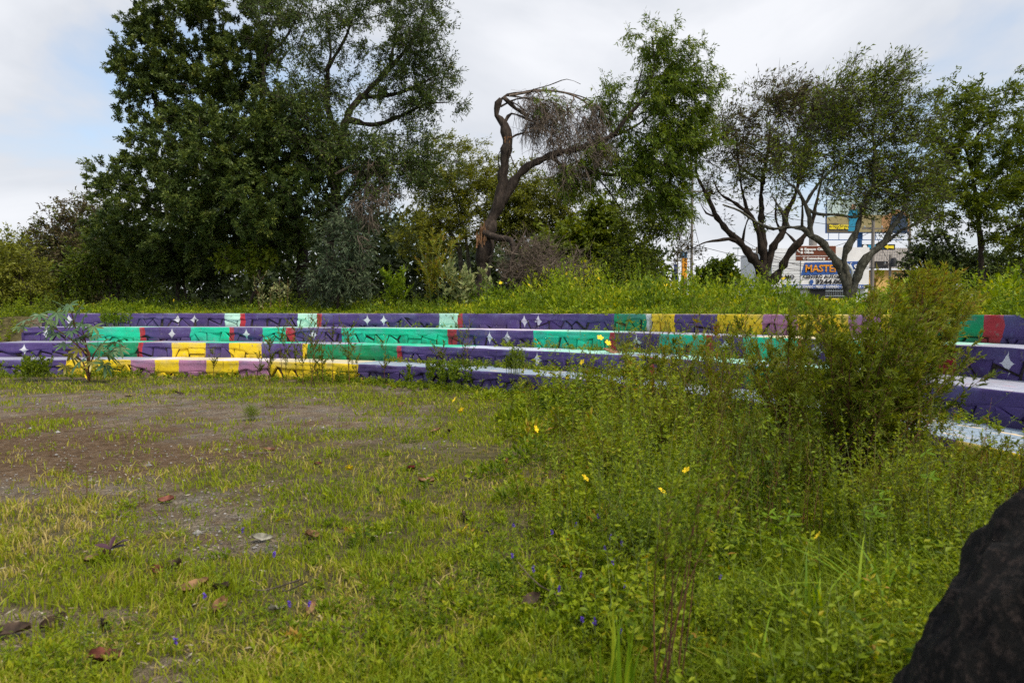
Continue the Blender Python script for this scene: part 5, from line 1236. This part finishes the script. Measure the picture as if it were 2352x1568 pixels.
for a in [(382, 1152, .13, .08, (.27, .095, .065), "reddish dry leaf lying on the grey gravel spot", .3), (222, 1288, .15, .09, TAN, "flat tan leaf just left of the dark purple seedling", .1), (447, 1352, .17, .10, BRN, "curled brown leaf in the lower left grass, beside a darker one", .6),
          (505, 1356, .16, .08, DRK, "dark folded leaf right of the curled brown one", 2.6), (235, 1522, .15, .10, RED, "dull red leaf near the bottom left corner", .9), (355, 1313, .10, .07, RED, "small red leaf right of the purple seedling", 1.0), (395, 1300, .13, .08, DRK, "dark leaf under yellowish sprigs near the purple seedling", .2),
          (505, 1398, .12, .08, BRN, "brown leaf standing on edge in the lower left grass", 1.4), (978, 1108, .17, .11, BRN, "large brown curled leaf left of centre in the grass", .5), (942, 1075, .14, .07, (.26, .03, .03), "bright red leaf above the large curled leaf", 2.3), (617, 1035, .13, .06, (.30, .15, .09), "tan leaf on the dirt beside a pale stick", .2),
          (1065, 1190, .15, .09, DRK, "dark brown leaf above the side-on yellow flower", 1.8), (715, 1228, .12, .08, BRN, "brown leaf half hidden below the grey spot at right", .7), (600, 1235, .15, .07, GRY, "pale grey bleached leaf in the grass", .4), (1220, 1388, .13, .09, DRK, "dark shrivelled leaf under the violet flowers", .4),
          (120, 1438, .13, .08, DRK, "dark leaf at lower left, above the corner", 1.0), (235, 1445, .12, .08, DRK, "dark curled leaf right of the lower left corner leaf", 2.0), (25, 1458, .20, .09, DRK, "dark leaf cut by the left edge", .2), (145, 1088, .12, .05, TAN, "buff leaf on the brown dirt at left", 3.0), (1000, 990, .15, .07, BRN, "brown leaf on the grass edge right of the gravel", .4), (1030, 990, .13, .06, DRK, "dark leaf paired with the brown one right of the gravel", 1.4),
          (920, 930, .16, .06, TAN, "tan leaf far out in front of the lowest purple tier", .2), (410, 905, .17, .07, DRK, "dark leaf on the far gravel before the yellow tier", .8), (1165, 1060, .10, .07, RED, "small dark red leaf right of the bright red one", .9), (710, 1405, .12, .05, TAN, "narrow tan leaf by the violet flowers at lower centre", 1.5), (635, 1405, .12, .04, GRY, "narrow pale leaf beside the tan one at lower centre", 1.0), (730, 1065, .08, .05, RED, "little red leaf beside the centre-left yellow flower", .5), (295, 912, .12, .05, DRK, "small dark leaf at the far left gravel edge", .3)]:
    fallen(*a)
# folded leaf on the second tread
o = fallen(1378, 960, .42, .16, (.30, .15, .085), "large tan dry leaf lying on the second tread", .35, .35); xx, yy = curve(RAD[1], s_of_px(1, 1378), -.35); o.location = (float(xx), float(yy), .82)
# pale stick on the dirt
g = Geo(); a = ground_pt(570, 1043); c = ground_pt(632, 1041); limb(g, [a + [0, 0, .012], (a + c) / 2 + [0, -.02, .014], c + [0, 0, .014]], [.008, .011, .007], 6, .1); o = g.build("stick", M['dead_twig'], smooth=True); tag(o, "pale bare stick lying on the brown dirt", "stick")
for i, (a_, c_, d_, e_, lab) in enumerate([(1190, 1290, 1350, 1505, "long grey dry stem arching through the foreground weeds"), (580, 1440, 690, 1330, "thin curved dry stem in the lower centre grass"), (650, 1440, 705, 1335, "second dry stem beside the thin curved one")]):
    g = Geo(); A = P(a_, c_, 4.2); B_ = P(d_, e_, 4.0); A[2] = max(A[2], .06); B_[2] = max(B_[2], .02)
    limb(g, [A, A * .6 + B_ * .4 + np.array([-.03, 0, -.03]), B_], [.003, .004, .005], 5, .05); o = g.build("dry_stick", M['dead_twig'], smooth=True); tag(o, lab, "stick")

# purple seedling
b0 = ground_pt(253, 1290); b0[2] = float(gz(b0[0], b0[1])); sd_ = thing("purple_seedling", "dark purple seedling with two broad leaves in the left grass", "seedling", tuple(b0))
M['purple_leaf'] = plain_mat("purple_leaf", (.06, .022, .035), .45, .3, 20)
g = Geo(); tubes(g, np.array([[[0, 0, -.01], [0, 0, .05], [0, 0, .10]]]), np.array([[.006, .005, .004]]), 6); g.build("stem", M['purple_leaf'], sd_)
for az, el, ln, wd in ((math.pi * .97, .45, .11, .065), (.12, .75, .12, .07), (1.6, 1.1, .07, .03), (.3, .3, .10, .06)):
    g = Geo(); V = []; nu = 7
    for i in range(nu):
        u = i / (nu - 1); hw = wd / 2 * math.sin(math.pi * (u * .95 + .02)) ** .8
        for v in (-1, -.5, 0, .5, 1):
            V.append((u * ln, v * hw, u * ln * math.tan(min(el, 1.3)) * (1 - .35 * u) * .8 + abs(v) * hw * .35))
    idx = np.arange(nu * 5).reshape(nu, 5); g.add(V, np.stack([idx[:-1, :-1], idx[1:, :-1], idx[1:, 1:], idx[:-1, 1:]], -1).reshape(-1, 4))
    o = g.build("leaf", M['purple_leaf'], sd_, smooth=True); o.location = (0, 0, .095); o.rotation_euler = (0, 0, az)

# long blades, lower right
r = np.random.default_rng(501)
def blade_clump(px, py, n_, hmin, hmax, label, seed, lean=.5, w=.010):
    r = np.random.default_rng(seed); b0 = ground_pt(px, py); b0[2] = float(gz(b0[0], b0[1]))
    root = thing("long_grass", label, "grass clump", tuple(b0), "long-bladed grass clumps in the right foreground")
    for i in range(n_):
        g = Geo(); h = r.uniform(hmin, hmax); az = r.uniform(0, 6.28); ln = abs(r.normal(0, lean)) * h; d = np.array([math.cos(az), math.sin(az), 0]); sdv = np.array([-math.sin(az), math.cos(az), 0])
        s0 = np.array([r.normal(0, .05), r.normal(0, .05), 0]); K = 8; V = []
        for k in range(K):
            t = k / (K - 1); c = s0 + d * ln * t ** 2.2 + np.array([0, 0, h * (t - .28 * min(1, ln / h) * t ** 3.5)]); ww = w * (1 - t ** 2) / 2 + .0006
            V += [c - sdv * ww, c + sdv * ww]
        idx = np.arange(K) * 2; g.add(V, np.stack([idx[:-1], idx[:-1] + 1, idx[1:] + 1, idx[1:]], -1), r.uniform(.2, .9)); g.build("blade", M['lush'], root, smooth=True)
blade_clump(1420, 1640, 18, .30, .52, "clump of upright broad grass blades at bottom centre right", 1, .22, .017)
blade_clump(1880, 1480, 26, .30, .55, "arching yellow-green grass clump left of the boulder", 2, .75, .019)
blade_clump(2010, 1440, 26, .35, .6, "long arching grass clump nearest the boulder", 3, .8, .019)
blade_clump(1740, 1600, 22, .2, .42, "spreading grass clump at the bottom right of centre", 4, .6, .013)
blade_clump(2040, 1250, 12, .3, .5, "grass clump below the big bush, above the boulder", 5, .7, .018)

# broad leaves in the right weeds
for i, (x_, y_, D, lab) in enumerate([(2130, 1065, 4.6, "broad-leaved vine shoot above the boulder, below the pale tread"), (1985, 1165, 4.2, "broad-leaved vine shoot under the big bush's stems"), (1730, 875, 9, "broad-leaved vine shoot left of the big bush before the second tier"), (1790, 1190, 4.5, "broad-leaved vine shoot low between spindly plant and big bush"), (1655, 800, 8.5, "broad-leaved vine shoot before the third tier's right green panel"), (1560, 770, 9.5, "broad-leaved vine shoot before the top tier's purple and yellow panels")]):
    c = P(x_, y_, D); z = float(gz(c[0], c[1])); rr = np.random.default_rng(600 + i)
    root = thing("vine_shoot", lab, "vine", (c[0], c[1], z), "broad-leaved vine shoots at right")
    h = c[2] - z; g = Geo(); limb(g, [np.zeros(3), np.array([.03, .02, h * .5]), np.array([0, 0, h]), np.array([.12, -.03, h + .02])], [.004, .004, .003, .002], 5, .05); g.build("stem", M['green_stem'], root)
    for k in range(8):
        g = Geo(); V, Fc = palmate(.055 + .03 * rr.random(), 3); g.add(V, Fc, rr.uniform(.2, .6)); o = g.build("leaf", M['lush'], root); o.location = (rr.normal(.03, .06), rr.normal(0, .05), h + rr.normal(-.03, .06)); o.rotation_euler = (rr.uniform(-.3, .9), rr.uniform(-.5, .5), rr.uniform(0, 6.28))

# boulder in the corner
b0 = np.array([1.62, 2.0, 0.0])
import bmesh
bmx = bmesh.new(); bmesh.ops.create_icosphere(bmx, subdivisions=5, radius=1.0)
me = bpy.data.meshes.new("boulder")
for v in bmx.verts:
    p = np.array(v.co); a_ = fbm(np.array(p[0] * 2.1 + 5), np.array(p[2] * 2.1 + p[1] * 1.3 + 9), 3, 5); c_ = fbm(np.array(p[0] * 9 + p[1] * 5), np.array(p[2] * 9 - p[1] * 4), 8, 3)
    k = 1 + (float(a_) - .5) * .26 + (float(c_) - .5) * .15 + (float(fbm(np.array(p[0] * 24 + p[1] * 11), np.array(p[2] * 24 - p[1] * 13), 12, 2)) - .5) * .03
    v.co = Vector((p[0] * .56 * k, p[1] * .6 * k, p[2] * 1.36 * k))
bmx.to_mesh(me); bmx.free()
for pl in me.polygons: pl.use_smooth = True
me.materials.append(bark_mat("boulder_stone", (.001, .0009, .0008), (.004, .003, .0025), (.07, .048, .038), 34, 1.0, 1.0))
o = bpy.data.objects.new("boulder", me); COL.objects.link(o); o.location = b0; o.rotation_euler = (0, .18, .3); tag(o, "dark rough boulder filling the lower right corner", "boulder")

# ---------------------------------------------------------------- street beyond the bank
def cmat(name, c, rough=.6, **k):
    return plain_mat(name, c, rough, k.get('var', .06), k.get('scale', 1.5), k.get('metal', 0), .3)
M['white_wall'] = cmat("white_cladding", (.72, .74, .76)); M['blue_sign'] = cmat("blue_sign_face", (.03, .10, .36)); M['orange'] = cmat("orange_paint", (.80, .32, .02)); M['black'] = cmat("black_paint", (.012, .012, .014)); M['white_paint'] = cmat("white_paint", (.8, .8, .8))
M['brown_sign'] = cmat("brown_sign_face", (.16, .045, .02)); M['steel_blue'] = cmat("blue_steel", (.02, .09, .26)); M['concrete'] = cmat("concrete_post", (.20, .18, .16)); M['galv'] = cmat("galvanised_steel", (.42, .48, .52), .45); M['roof'] = cmat("old_fibre_roof", (.24, .22, .20), .9, var=.3, scale=3)
M['ochre'] = cmat("ochre_plaster", (.66, .42, .14)); M['maroon'] = cmat("maroon_door", (.10, .02, .025)); M['yellow_paint'] = cmat("yellow_sign", (.82, .66, .03)); M['cyan'] = cmat("cyan_letters", (.02, .30, .52)); M['dark'] = cmat("dark_interior", (.015, .015, .017)); M['wire'] = cmat("wire_insulation", (.03, .03, .035)); M['navy'] = cmat("navy_panel", (.02, .04, .17))

def text(body, size, p, mat, parent, name="lettering", align='LEFT', bold=0.0, shear=0.0, sx=1.0, origin=None):
    """flat lettering facing the camera side (-Y)"""
    cu = bpy.data.curves.new(name, 'FONT'); cu.body = body; cu.size = size; cu.align_x = align; cu.offset = bold; cu.shear = shear; cu.extrude = .006; cu.resolution_u = 2
    to = bpy.data.objects.new(name + "_source", cu); COL.objects.link(to)
    dg = bpy.context.evaluated_depsgraph_get(); me = bpy.data.meshes.new_from_object(to.evaluated_get(dg)); bpy.data.objects.remove(to)
    me.materials.clear(); me.materials.append(mat)
    o = bpy.data.objects.new(name, me); COL.objects.link(o); o.parent = parent
    o.location = tuple(np.asarray(p) - (np.asarray(origin) if origin is not None else 0)); o.rotation_euler = (math.pi / 2, 0, 0); o.scale = (sx, 1, 1)
    return o
def board(g, x0, y0, x1, y1, D, th=.06, mat=0):
    a = P(x0, y1, D); c = P(x1, y0, D); g.box(((a[0] + c[0]) / 2, D + th / 2, (a[2] + c[2]) / 2), (c[0] - a[0], th, c[2] - a[2]), mat)
def quad_px(g, pts, D, mat=0):
    g.poly([P(a_, c_, D) for a_, c_ in pts], .5, None, mat)

# shop with the gas sign
D = 60.0; b0 = np.array([P(1920, 700, D)[0], D, 1.45])
shop = thing("shop_building", "white car-service shop with blue gas sign behind the forked tree", "building", tuple(b0))
g = Geo(); a = P(1772, 580, D + .1); c = P(1998, 570, D + .1); g.box(((a[0] + c[0]) / 2, D + 4.2, 1.4 + (c[2] - 1.4) / 2), (c[0] - a[0], 8, c[2] - 1.4)); g.build("wall", M['white_wall'], shop, origin=b0)
for i in range(12):
    g = Geo(); yy = 585 + i * 6.3; board(g, 1773, yy, 1838, yy + 5.7, D - .05, .08); g.build("cladding_panel", M['white_wall'], shop, origin=b0)
g = Geo(); board(g, 1839, 568, 1997, 663, D - .12, .1); g.build("sign_panel", M['white_paint'], shop, origin=b0)
g = Geo(); quad_px(g, [(1839, 632), (1968, 628), (1972, 600), (1848, 603)], D - .14); g.build("sign_band", M['blue_sign'], shop, origin=b0)
def tpx(body, x, y, hpx, D, mat, parent, bold=0, shear=0, sx=1, align='LEFT'):
    return text(body, hpx * D / F / .72, P(x, y, D), mat, parent, "lettering", align, bold, shear, sx, b0)
o1 = tpx("MASTER", 1849, 624, 16, D - .18, M['orange'], shop, .02, 0, 1.0); o2 = tpx("GÁS", 1930, 622, 15, D - .18, M['white_paint'], shop, .02, 0, 1.0)
def fitw(o, wpx, D):
    w = max(v.co.x for v in o.data.vertices) - min(v.co.x for v in o.data.vertices); o.scale[0] = (wpx * D / F) / w
fitw(o1, 79, D); fitw(o2, 40, D)
o = tpx("CENTRO AUTOMOTIVO", 1844, 639, 8, D - .18, M['black'], shop, .012); fitw(o, 124, D)
o = tpx("3244.0001", 1873, 651.5, 9.5, D - .18, M['black'], shop, .02); fitw(o, 76, D)
g = Geo(); board(g, 1800, 653.5, 1997, 662.5, D - .15, .03); g.build("blue_strip", M['blue_sign'], shop, origin=b0)
o = tpx("AR CONDICIONADO • FREIOS • SUSPENSÃO • INJ. ELETRÔNICA • KITS", 1812, 660.8, 5.6, D - .2, M['white_paint'], shop, .008); fitw(o, 182, D)
o = tpx("IÁ MO", 1786, 640, 9, D - .12, M['black'], shop, .015); fitw(o, 38, D)
g = Geo(); cc = P(1864, 647.5, D - .18); g.poly([cc + np.array([math.cos(t) * .17, 0, math.sin(t) * .19]) for t in np.linspace(0, 6.28, 16)[:-1]]); g.build("phone_mark", M['blue_sign'], shop, origin=b0)
g = Geo(); board(g, 1860, 664, 1960, 690, D - .02, .05); g.build("doorway", M['dark'], shop, origin=b0)
gate = thing("gate", "grey barred gate under the shop's blue strip", "gate", tuple(P(1930, 690, D - .6)))
for i in range(15):
    g = Geo(); board(g, 1897 + i * 4.2, 664, 1897 + i * 4.2 + .9, 696, D - .6, .03); g.build("bar", M['galv'], gate, origin=np.array(gate.location))
for yy in (668, 679):
    g = Geo(); board(g, 1896, yy, 1957, yy + 1.1, D - .64, .03); g.build("rail", M['galv'], gate, origin=np.array(gate.location))
ban = Geo(); board(ban, 1885, 685, 1935, 691, 58.0, .03); o = ban.build("low_banner", M['yellow_paint']); tag(o, "low yellow banner under the barred gate", "banner")

# brown road sign on its post
D = 46.0; b0 = P(1880, 700, D); b0[2] = 1.45
sg = thing("road_sign", "brown tourist road sign with white lettering and arrows", "sign", tuple(b0))
def sign_panel(y0, y1):
    g = Geo(); board(g, 1827.5, y0, 1921, y1, D, .05); g.build("border", M['white_paint'], sg, origin=b0)
    g = Geo(); board(g, 1828.5, y0 + 1, 1920, y1 - .8, D - .02, .03); g.build("face", M['brown_sign'], sg, origin=b0)
sign_panel(564, 587.2); sign_panel(587.6, 599)
def st_(body, x, y, h, w=None):
    o = text(body, h * D / F / .72, P(x, y, D - .04), M['white_paint'], sg, "lettering", 'LEFT', .012, 0, 1, b0)
    if w: fitw(o, w, D)
st_("Espaço Ciência", 1847.5, 574.6, 5.2, 58); st_("Olinda", 1847.5, 581.9, 5.2, 21.5); st_("C. Convenções", 1844, 596, 5.2, 44.5)
g = Geo()
for x_, y_ in ((1839, 570), (1839, 577.5), (1890, 592)):
    a_ = 2.6; quad_px(g, [(x_, y_ + 5.2), (x_ + 2 * a_, y_ + 5.2), (x_ + 2 * a_, y_), (x_, y_)], D - .05)
g.build("pictograms", M['white_paint'], sg, origin=b0)
def arrow(x, y, s, mirror=1):
    g = Geo(); quad_px(g, [(x, y), (x + 4.2 * s * mirror, y), (x, y + 4.2 * s)][::(-1 if mirror > 0 else 1)], D - .05)
    quad_px(g, [(x + .8 * s * mirror, y + 2.2 * s), (x + 5.4 * s * mirror, y + 6.8 * s), (x + 6.8 * s * mirror, y + 5.4 * s), (x + 2.2 * s * mirror, y + .8 * s)][::mirror], D - .05); g.build("arrow", M['white_paint'], sg, origin=b0)
arrow(1830.5, 573.5, 1.0); arrow(1908, 589.5, .9, -1)
g = Geo(); limb(g, [np.array([P(1958, 700, D + .1)[0], D + .15, 1.3]), P(1957, 640, D + .15), P(1955, 618, D + .15), P(1930, 595, D + .15), P(1890, 580, D + .12), P(1835, 580, D + .12)], [.09, .09, .085, .08, .06, .05], 8, 0); g.build("post", M['galv'], sg, smooth=True, origin=b0)

# billboard
D = 66.0; b0 = P(1976, 700, D); b0[2] = 1.45
bb = thing("billboard", "roadside billboard on a blue steel post behind the trees", "billboard", tuple(b0))
g = Geo(); board(g, 1898, 458, 2092, 535, D, .25); g.build("panel_back", M['steel_blue'], bb, origin=b0)
def pb(pts, c, name, dz):
    g = Geo(); quad_px(g, pts, D - dz); m = cmat("print_" + name, c); g.build(name, m, bb, origin=b0)
pb([(1899, 505), (2091, 500), (2091, 459), (1899, 459)], (.42, .52, .50), "printed_sky", .03)
pb([(1899, 534), (2091, 532), (2091, 496), (1960, 492), (1899, 499)], (.30, .25, .12), "printed_field", .04)
pb([(1899, 534), (1955, 534), (1945, 518), (1920, 512), (1899, 514)], (.10, .085, .06), "printed_road", .05)
pb([(2025, 533), (2088, 532), (2088, 492), (2060, 480), (2025, 500)], (.36, .20, .09), "printed_earth", .06)
pb([(1948, 531), (1964, 531), (1967, 510), (1972, 500), (1978, 505), (1980, 495), (1972, 482), (1962, 480), (1951, 483), (1946, 498), (1950, 503), (1950, 515)], (.02, .22, .36), "printed_shirt", .08)
pb([(1956, 481), (1964, 481), (1966, 474), (1964, 469), (1957, 469), (1955, 474)], (.35, .2, .13), "printed_head", .09)
pb([(2040, 533), (2085, 532), (2085, 500), (2070, 488), (2050, 495)], (.03, .05, .09), "printed_shade", .10)
for i, t_ in enumerate(("Mas pa zath seguranç", "vendeiro, só o Condor +cala.")):
    o = text(t_, 5 * D / F / .72, P(1905, 520 + i * 5.6, D - .12), M['yellow_paint'], bb, "lettering", 'LEFT', .02, 0, 1, b0); fitw(o, 44, D)
g = Geo()
for x_ in (1903, 1927, 1981, 2011, 2040, 2070, 2088): board(g, x_ - .7, 535, x_ + .7, 551, D + .1, .05)
board(g, 1890, 550, 2095, 551.6, D + .05, .08); g.build("catwalk", M['steel_blue'], bb, origin=b0)
g = Geo(); a = P(1976, 535, D + .4); tubes(g, np.array([[[a[0], D + .5, 1.3], [a[0], D + .5, 4], [a[0], D + .5, a[2] + 1]]]), np.array([[.2, .2, .2]]), 12); g.build("post", M['steel_blue'], bb, smooth=True, origin=b0)
# arrow sign beside it
D = 64.0; b0 = P(2010, 700, D); b0[2] = 1.45
ar = thing("arrow_sign", "black hanging sign with yellow arrow right of the blue post", "sign", tuple(b0))
g = Geo(); board(g, 1980, 561, 2056, 574, D, .1); g.build("panel", M['black'], ar, origin=b0)
g = Geo(); quad_px(g, [(2031, 567), (2040, 572.5), (2040, 569.5), (2053, 571), (2053, 564), (2040, 564.5), (2040, 561.5)], D - .03); g.build("arrow", M['yellow_paint'], ar, origin=b0)
g = Geo(); cc = P(1987, 567, D - .03); g.poly([cc + np.array([math.cos(t) * .19, 0, math.sin(t) * .19]) for t in np.linspace(0, 6.28, 17)[:-1]]); g.build("roundel", M['white_paint'], ar, origin=b0)
g = Geo(); board(g, 1994, 562.5, 2029, 571, D - .03, .03); g.build("blue_panel", M['cyan'], ar, origin=b0)
g = Geo(); board(g, 2003, 574, 2006, 700, D + .05, .1); g.build("post", M['steel_blue'], ar, origin=b0)

# ochre house
D = 75.0; b0 = P(2035, 700, D); b0[2] = 1.4
hs = thing("ochre_house", "ochre house with old grey sheet roof behind the signs", "house", tuple(b0))
g = Geo(); a = P(1940, 620, D); c = P(2105, 622, D); g.box(((a[0] + c[0]) / 2, D + 4, 1.3 + (a[2] - 1.3) / 2), (c[0] - a[0], 8, a[2] - 1.3)); g.build("wall", M['ochre'], hs, origin=b0)
g = Geo(); e0 = P(1925, 618, D - .5); e1 = P(2105, 617, D - .5); r0_ = P(1938, 571, D + 5); r1_ = P(2105, 570, D + 5); nc = 60
for i in range(nc):
    t0_, t1_ = i / nc, (i + 1) / nc; z_ = .07 * (i % 2)
    g.add([e0 * (1 - t0_) + e1 * t0_ + [0, 0, z_], e0 * (1 - t1_) + e1 * t1_ + [0, 0, .07 - z_], r0_ * (1 - t1_) + r1_ * t1_ + [0, 0, .07 - z_], r0_ * (1 - t0_) + r1_ * t0_ + [0, 0, z_]], [[0, 1, 2, 3]])
g.build("roof", M['roof'], hs, origin=b0)
g = Geo(); board(g, 2002, 600, 2040, 616, D - .56, .05); g.build("dormer_opening", M['dark'], hs, origin=b0)
g = Geo(); board(g, 2000, 639, 2012, 690, D - .06, .1); g.build("door", M['maroon'], hs, origin=b0)

# pylon signs
D = 70.0; b0 = P(1570, 700, D); b0[2] = 1.4
py_ = thing("pylon_sign", "tall orange fuel-station pylon with blue vertical letters", "sign", tuple(b0))
g = Geo(); board(g, 1567, 592, 1578.5, 712, D, .5); g.build("panel", M['orange'], py_, origin=b0)
g = Geo(); board(g, 1566.5, 578, 1579, 592, D - .02, .54); g.build("blue_head", cmat("slate_blue", (.10, .20, .32)), py_, origin=b0)
g = Geo(); board(g, 1549, 606, 1556, 660, D + .4, .3); g.build("side_panel", M['navy'], py_, origin=b0)
o = text("OVEL", 9 * D / F / .72, P(1577, 668, D - .03), M['navy'], py_, "lettering", 'LEFT', .02, 0, 1, b0); o.rotation_euler = (math.pi / 2, -math.pi / 2, 0)
D = 68.0; b0 = P(1740, 700, D); b0[2] = 1.4
p2 = thing("pylon_sign", "smaller white, blue and orange sign box left of the many-stemmed trunk", "sign", tuple(b0))
g = Geo(); board(g, 1732, 622, 1750, 652, D, .5); g.build("panel", M['white_paint'], p2, origin=b0)
g = Geo(); board(g, 1738, 623.5, 1746, 649, D - .05, .1); g.build("blue_stripe", M['navy'], p2, origin=b0)
g = Geo(); board(g, 1738.3, 630, 1746.3, 645, D - .08, .1); g.build("orange_stripe", M['orange'], p2, origin=b0)
g = Geo(); board(g, 1739, 652, 1743, 705, D + .1, .2); g.build("post", M['concrete'], p2, origin=b0)

# poles and lamp
def pole(px, ytop, D, rpx, label, arms=(), mat='concrete', name="utility_pole", cat="pole"):
    a = P(px, ytop, D); b0 = np.array([a[0], D, 1.35]); t = thing(name, label, cat, tuple(b0)); rr = rpx * D / F
    g = Geo(); tubes(g, np.array([[b0, (a + b0) / 2, a]]), np.array([[rr * 1.15, rr, rr * .85]]), 8); g.build("shaft", M[mat], t, smooth=True, origin=b0)
    for y_, w_ in arms:
        c = P(px, y_, D); g = Geo(); g.box(c, (w_, .12, .10)); g.build("crossarm", M['concrete'], t, origin=b0)
        for s_ in (-.4, 0, .4):
            g = Geo(); q = c + np.array([s_ * w_, 0, .05]); tubes(g, np.array([[q, q + [0, 0, .08], q + [0, 0, .16]]]), np.array([[.03, .05, .02]]), 6); g.build("insulator", M['galv'], t, origin=b0)
    return t
pole(1590.5, 400, 50, 3.2, "tallest brown utility pole right of the orange pylon", ((440, 1.4),))
pole(1600, 609, 56, 2.0, "short dark pole next to the tall brown one", mat='wire')
pole(1738.5, 567, 58, 2.6, "utility pole with crossarm behind the many-stemmed tree", ((573, .9),))
pole(2006, 500, 55, 4.2, "thick concrete pole in front of the ochre house", ((525, 1.6),))
pole(2045, 585, 68, 3.2, "pole carrying a transformer before the ochre house", ((607, 1.2),))
pole(1557, 560, 58, 1.6, "thin pole beside the orange pylon", ((598, .6),), mat='concrete')
pole(2090, 520, 50, 3.5, "dark pole half hidden by the shade tree", mat='concrete')
t = pole(1695, 572, 80, .8, "twin-headed street lamp on a thin mast", mat='galv', name="street_lamp", cat="street lamp")
for s_ in (-1, 1):
    g = Geo(); c = P(1695, 570, 80); g.box(c + np.array([s_ * .28, 0, 0]), (.5, .3, .16)); g.build("lamp_head", M['galv'], t, origin=np.array(t.location))
g = Geo(); c = P(2045, 600, 67.6); tubes(g, np.array([[c + [.3, 0, -.5], c + [.3, 0, 0], c + [.3, 0, .3]]]), np.array([[.28, .28, .2]]), 10); o = g.build("transformer", M['wire'], smooth=True); tag(o, "dark transformer drum hung on the pole by the ochre house", "transformer")
tank = thing("water_tank", "pale tank top above the brown road sign", "tank", tuple(P(1867, 563, 64)))
g = Geo(); c = np.array(tank.location); tubes(g, np.array([[[c[0], 64, 1.4], [c[0], 64, c[2]], [c[0], 64, c[2] + .65]]]), np.array([[.33, .33, .33]]), 12); g.build("drum", M['concrete'], tank, smooth=True, origin=c)
g = Geo(); tubes(g, np.array([[[c[0], 64, c[2] + .65], [c[0], 64, c[2] + .75], [c[0], 64, c[2] + .95]]]), np.array([[.42, .40, .02]]), 12); g.build("lid", M['galv'], tank, smooth=True, origin=c)
WL = [((1590, 445, 50), (1738, 570, 58), .3), ((1590, 441, 50), (2006, 523, 55), .5), ((1600, 612, 56), (1738, 572, 58), .5), ((1738, 574, 58), (2006, 530, 55), .8), ((1738, 573, 58), (2045, 606, 68), .9), ((1400, 640, 60), (1590, 560, 50), .4), ((1590, 560, 50), (2006, 600, 55), .7), ((1590, 500, 50), (1640, 680, 70), .2), ((1738, 590, 58), (1600, 690, 70), .3), ((2006, 525, 55), (2045, 606, 68), .2), ((2045, 608, 68), (2420, 590, 60), .7), ((1557, 600, 58), (1400, 620, 60), .5), ((1738, 580, 58), (2090, 600, 50), .9), ((1738, 600, 58), (2006, 610, 55), .6)]
for i, (a_, c_, sg_) in enumerate(WL):
    A = P(*a_); B_ = P(*c_); t_ = np.linspace(0, 1, 14)[:, None]; pth = A * (1 - t_) + B_ * t_; pth[:, 2] -= (4 * t_ * (1 - t_))[:, 0] * sg_
    g = Geo(); tubes(g, pth[None], np.full((1, 14), .018), 4); o = g.build("power_line", M['wire']); tag(o, "thin sagging overhead cable strung between the street poles", "cable", "overhead cables over the street")

# parked car at far left
b0 = np.array([-28.2, 45.0, float(gz(-28.2, 45.0))])
car = thing("parked_car", "silver car mostly hidden by scrub past the terrace's left end", "car", tuple(b0))
M['car_paint'] = cmat("silver_paint", (.55, .57, .60), .3); M['car_glass'] = cmat("car_glass", (.02, .025, .03), .08); M['tyre'] = cmat("tyre_rubber", (.015, .015, .015), .8)
def extrude_profile(pts, w, mat, name, dy=0):
    g = Geo(); n_ = len(pts); V = [(x, -w / 2 + dy, z) for x, z in pts] + [(x, w / 2 + dy, z) for x, z in pts]
    g.poly([V[i] for i in range(n_)][::-1]); g.poly([V[n_ + i] for i in range(n_)])
    g.add(V, [[i, (i + 1) % n_, n_ + (i + 1) % n_, n_ + i] for i in range(n_)]); return g.build(name, mat, car)
extrude_profile([(-2.1, .35), (2.1, .35), (2.12, .75), (1.6, .92), (.95, .96), (-1.3, .98), (-2.05, .9), (-2.12, .6)], 1.7, M['car_paint'], "body")
extrude_profile([(.95, .965), (.35, 1.42), (-.75, 1.45), (-1.45, .985)], 1.5, M['car_glass'], "windows")
extrude_profile([(.42, 1.40), (.30, 1.47), (-.75, 1.50), (-.9, 1.43), (-.75, 1.455), (.30, 1.425)], 1.54, M['car_paint'], "roof")
for x_ in (-1.3, 1.3):
    for y_ in (-.78, .78):
        g = Geo(); q = np.array([x_, y_, .32]); tubes(g, np.array([[q - [0, .1, 0], q, q + [0, .1, 0]]]), np.array([[.32, .32, .32]]), 14); wv = g.build("wheel", M['tyre'], car)
        g = Geo(); g.poly([q + np.array([math.cos(t_) * .19, math.copysign(.105, y_), math.sin(t_) * .19]) for t_ in np.linspace(0, 6.28, 13)[:-1]]); g.build("rim", M['galv'], wv)
for s_ in (-1, 1):
    g = Geo(); g.box((2.1, s_ * .6, .7), (.06, .3, .14)); g.build("headlight", M['white_paint'], car)
print("tris", sum(len(o.data.polygons) for o in bpy.data.objects if o.type == 'MESH'))
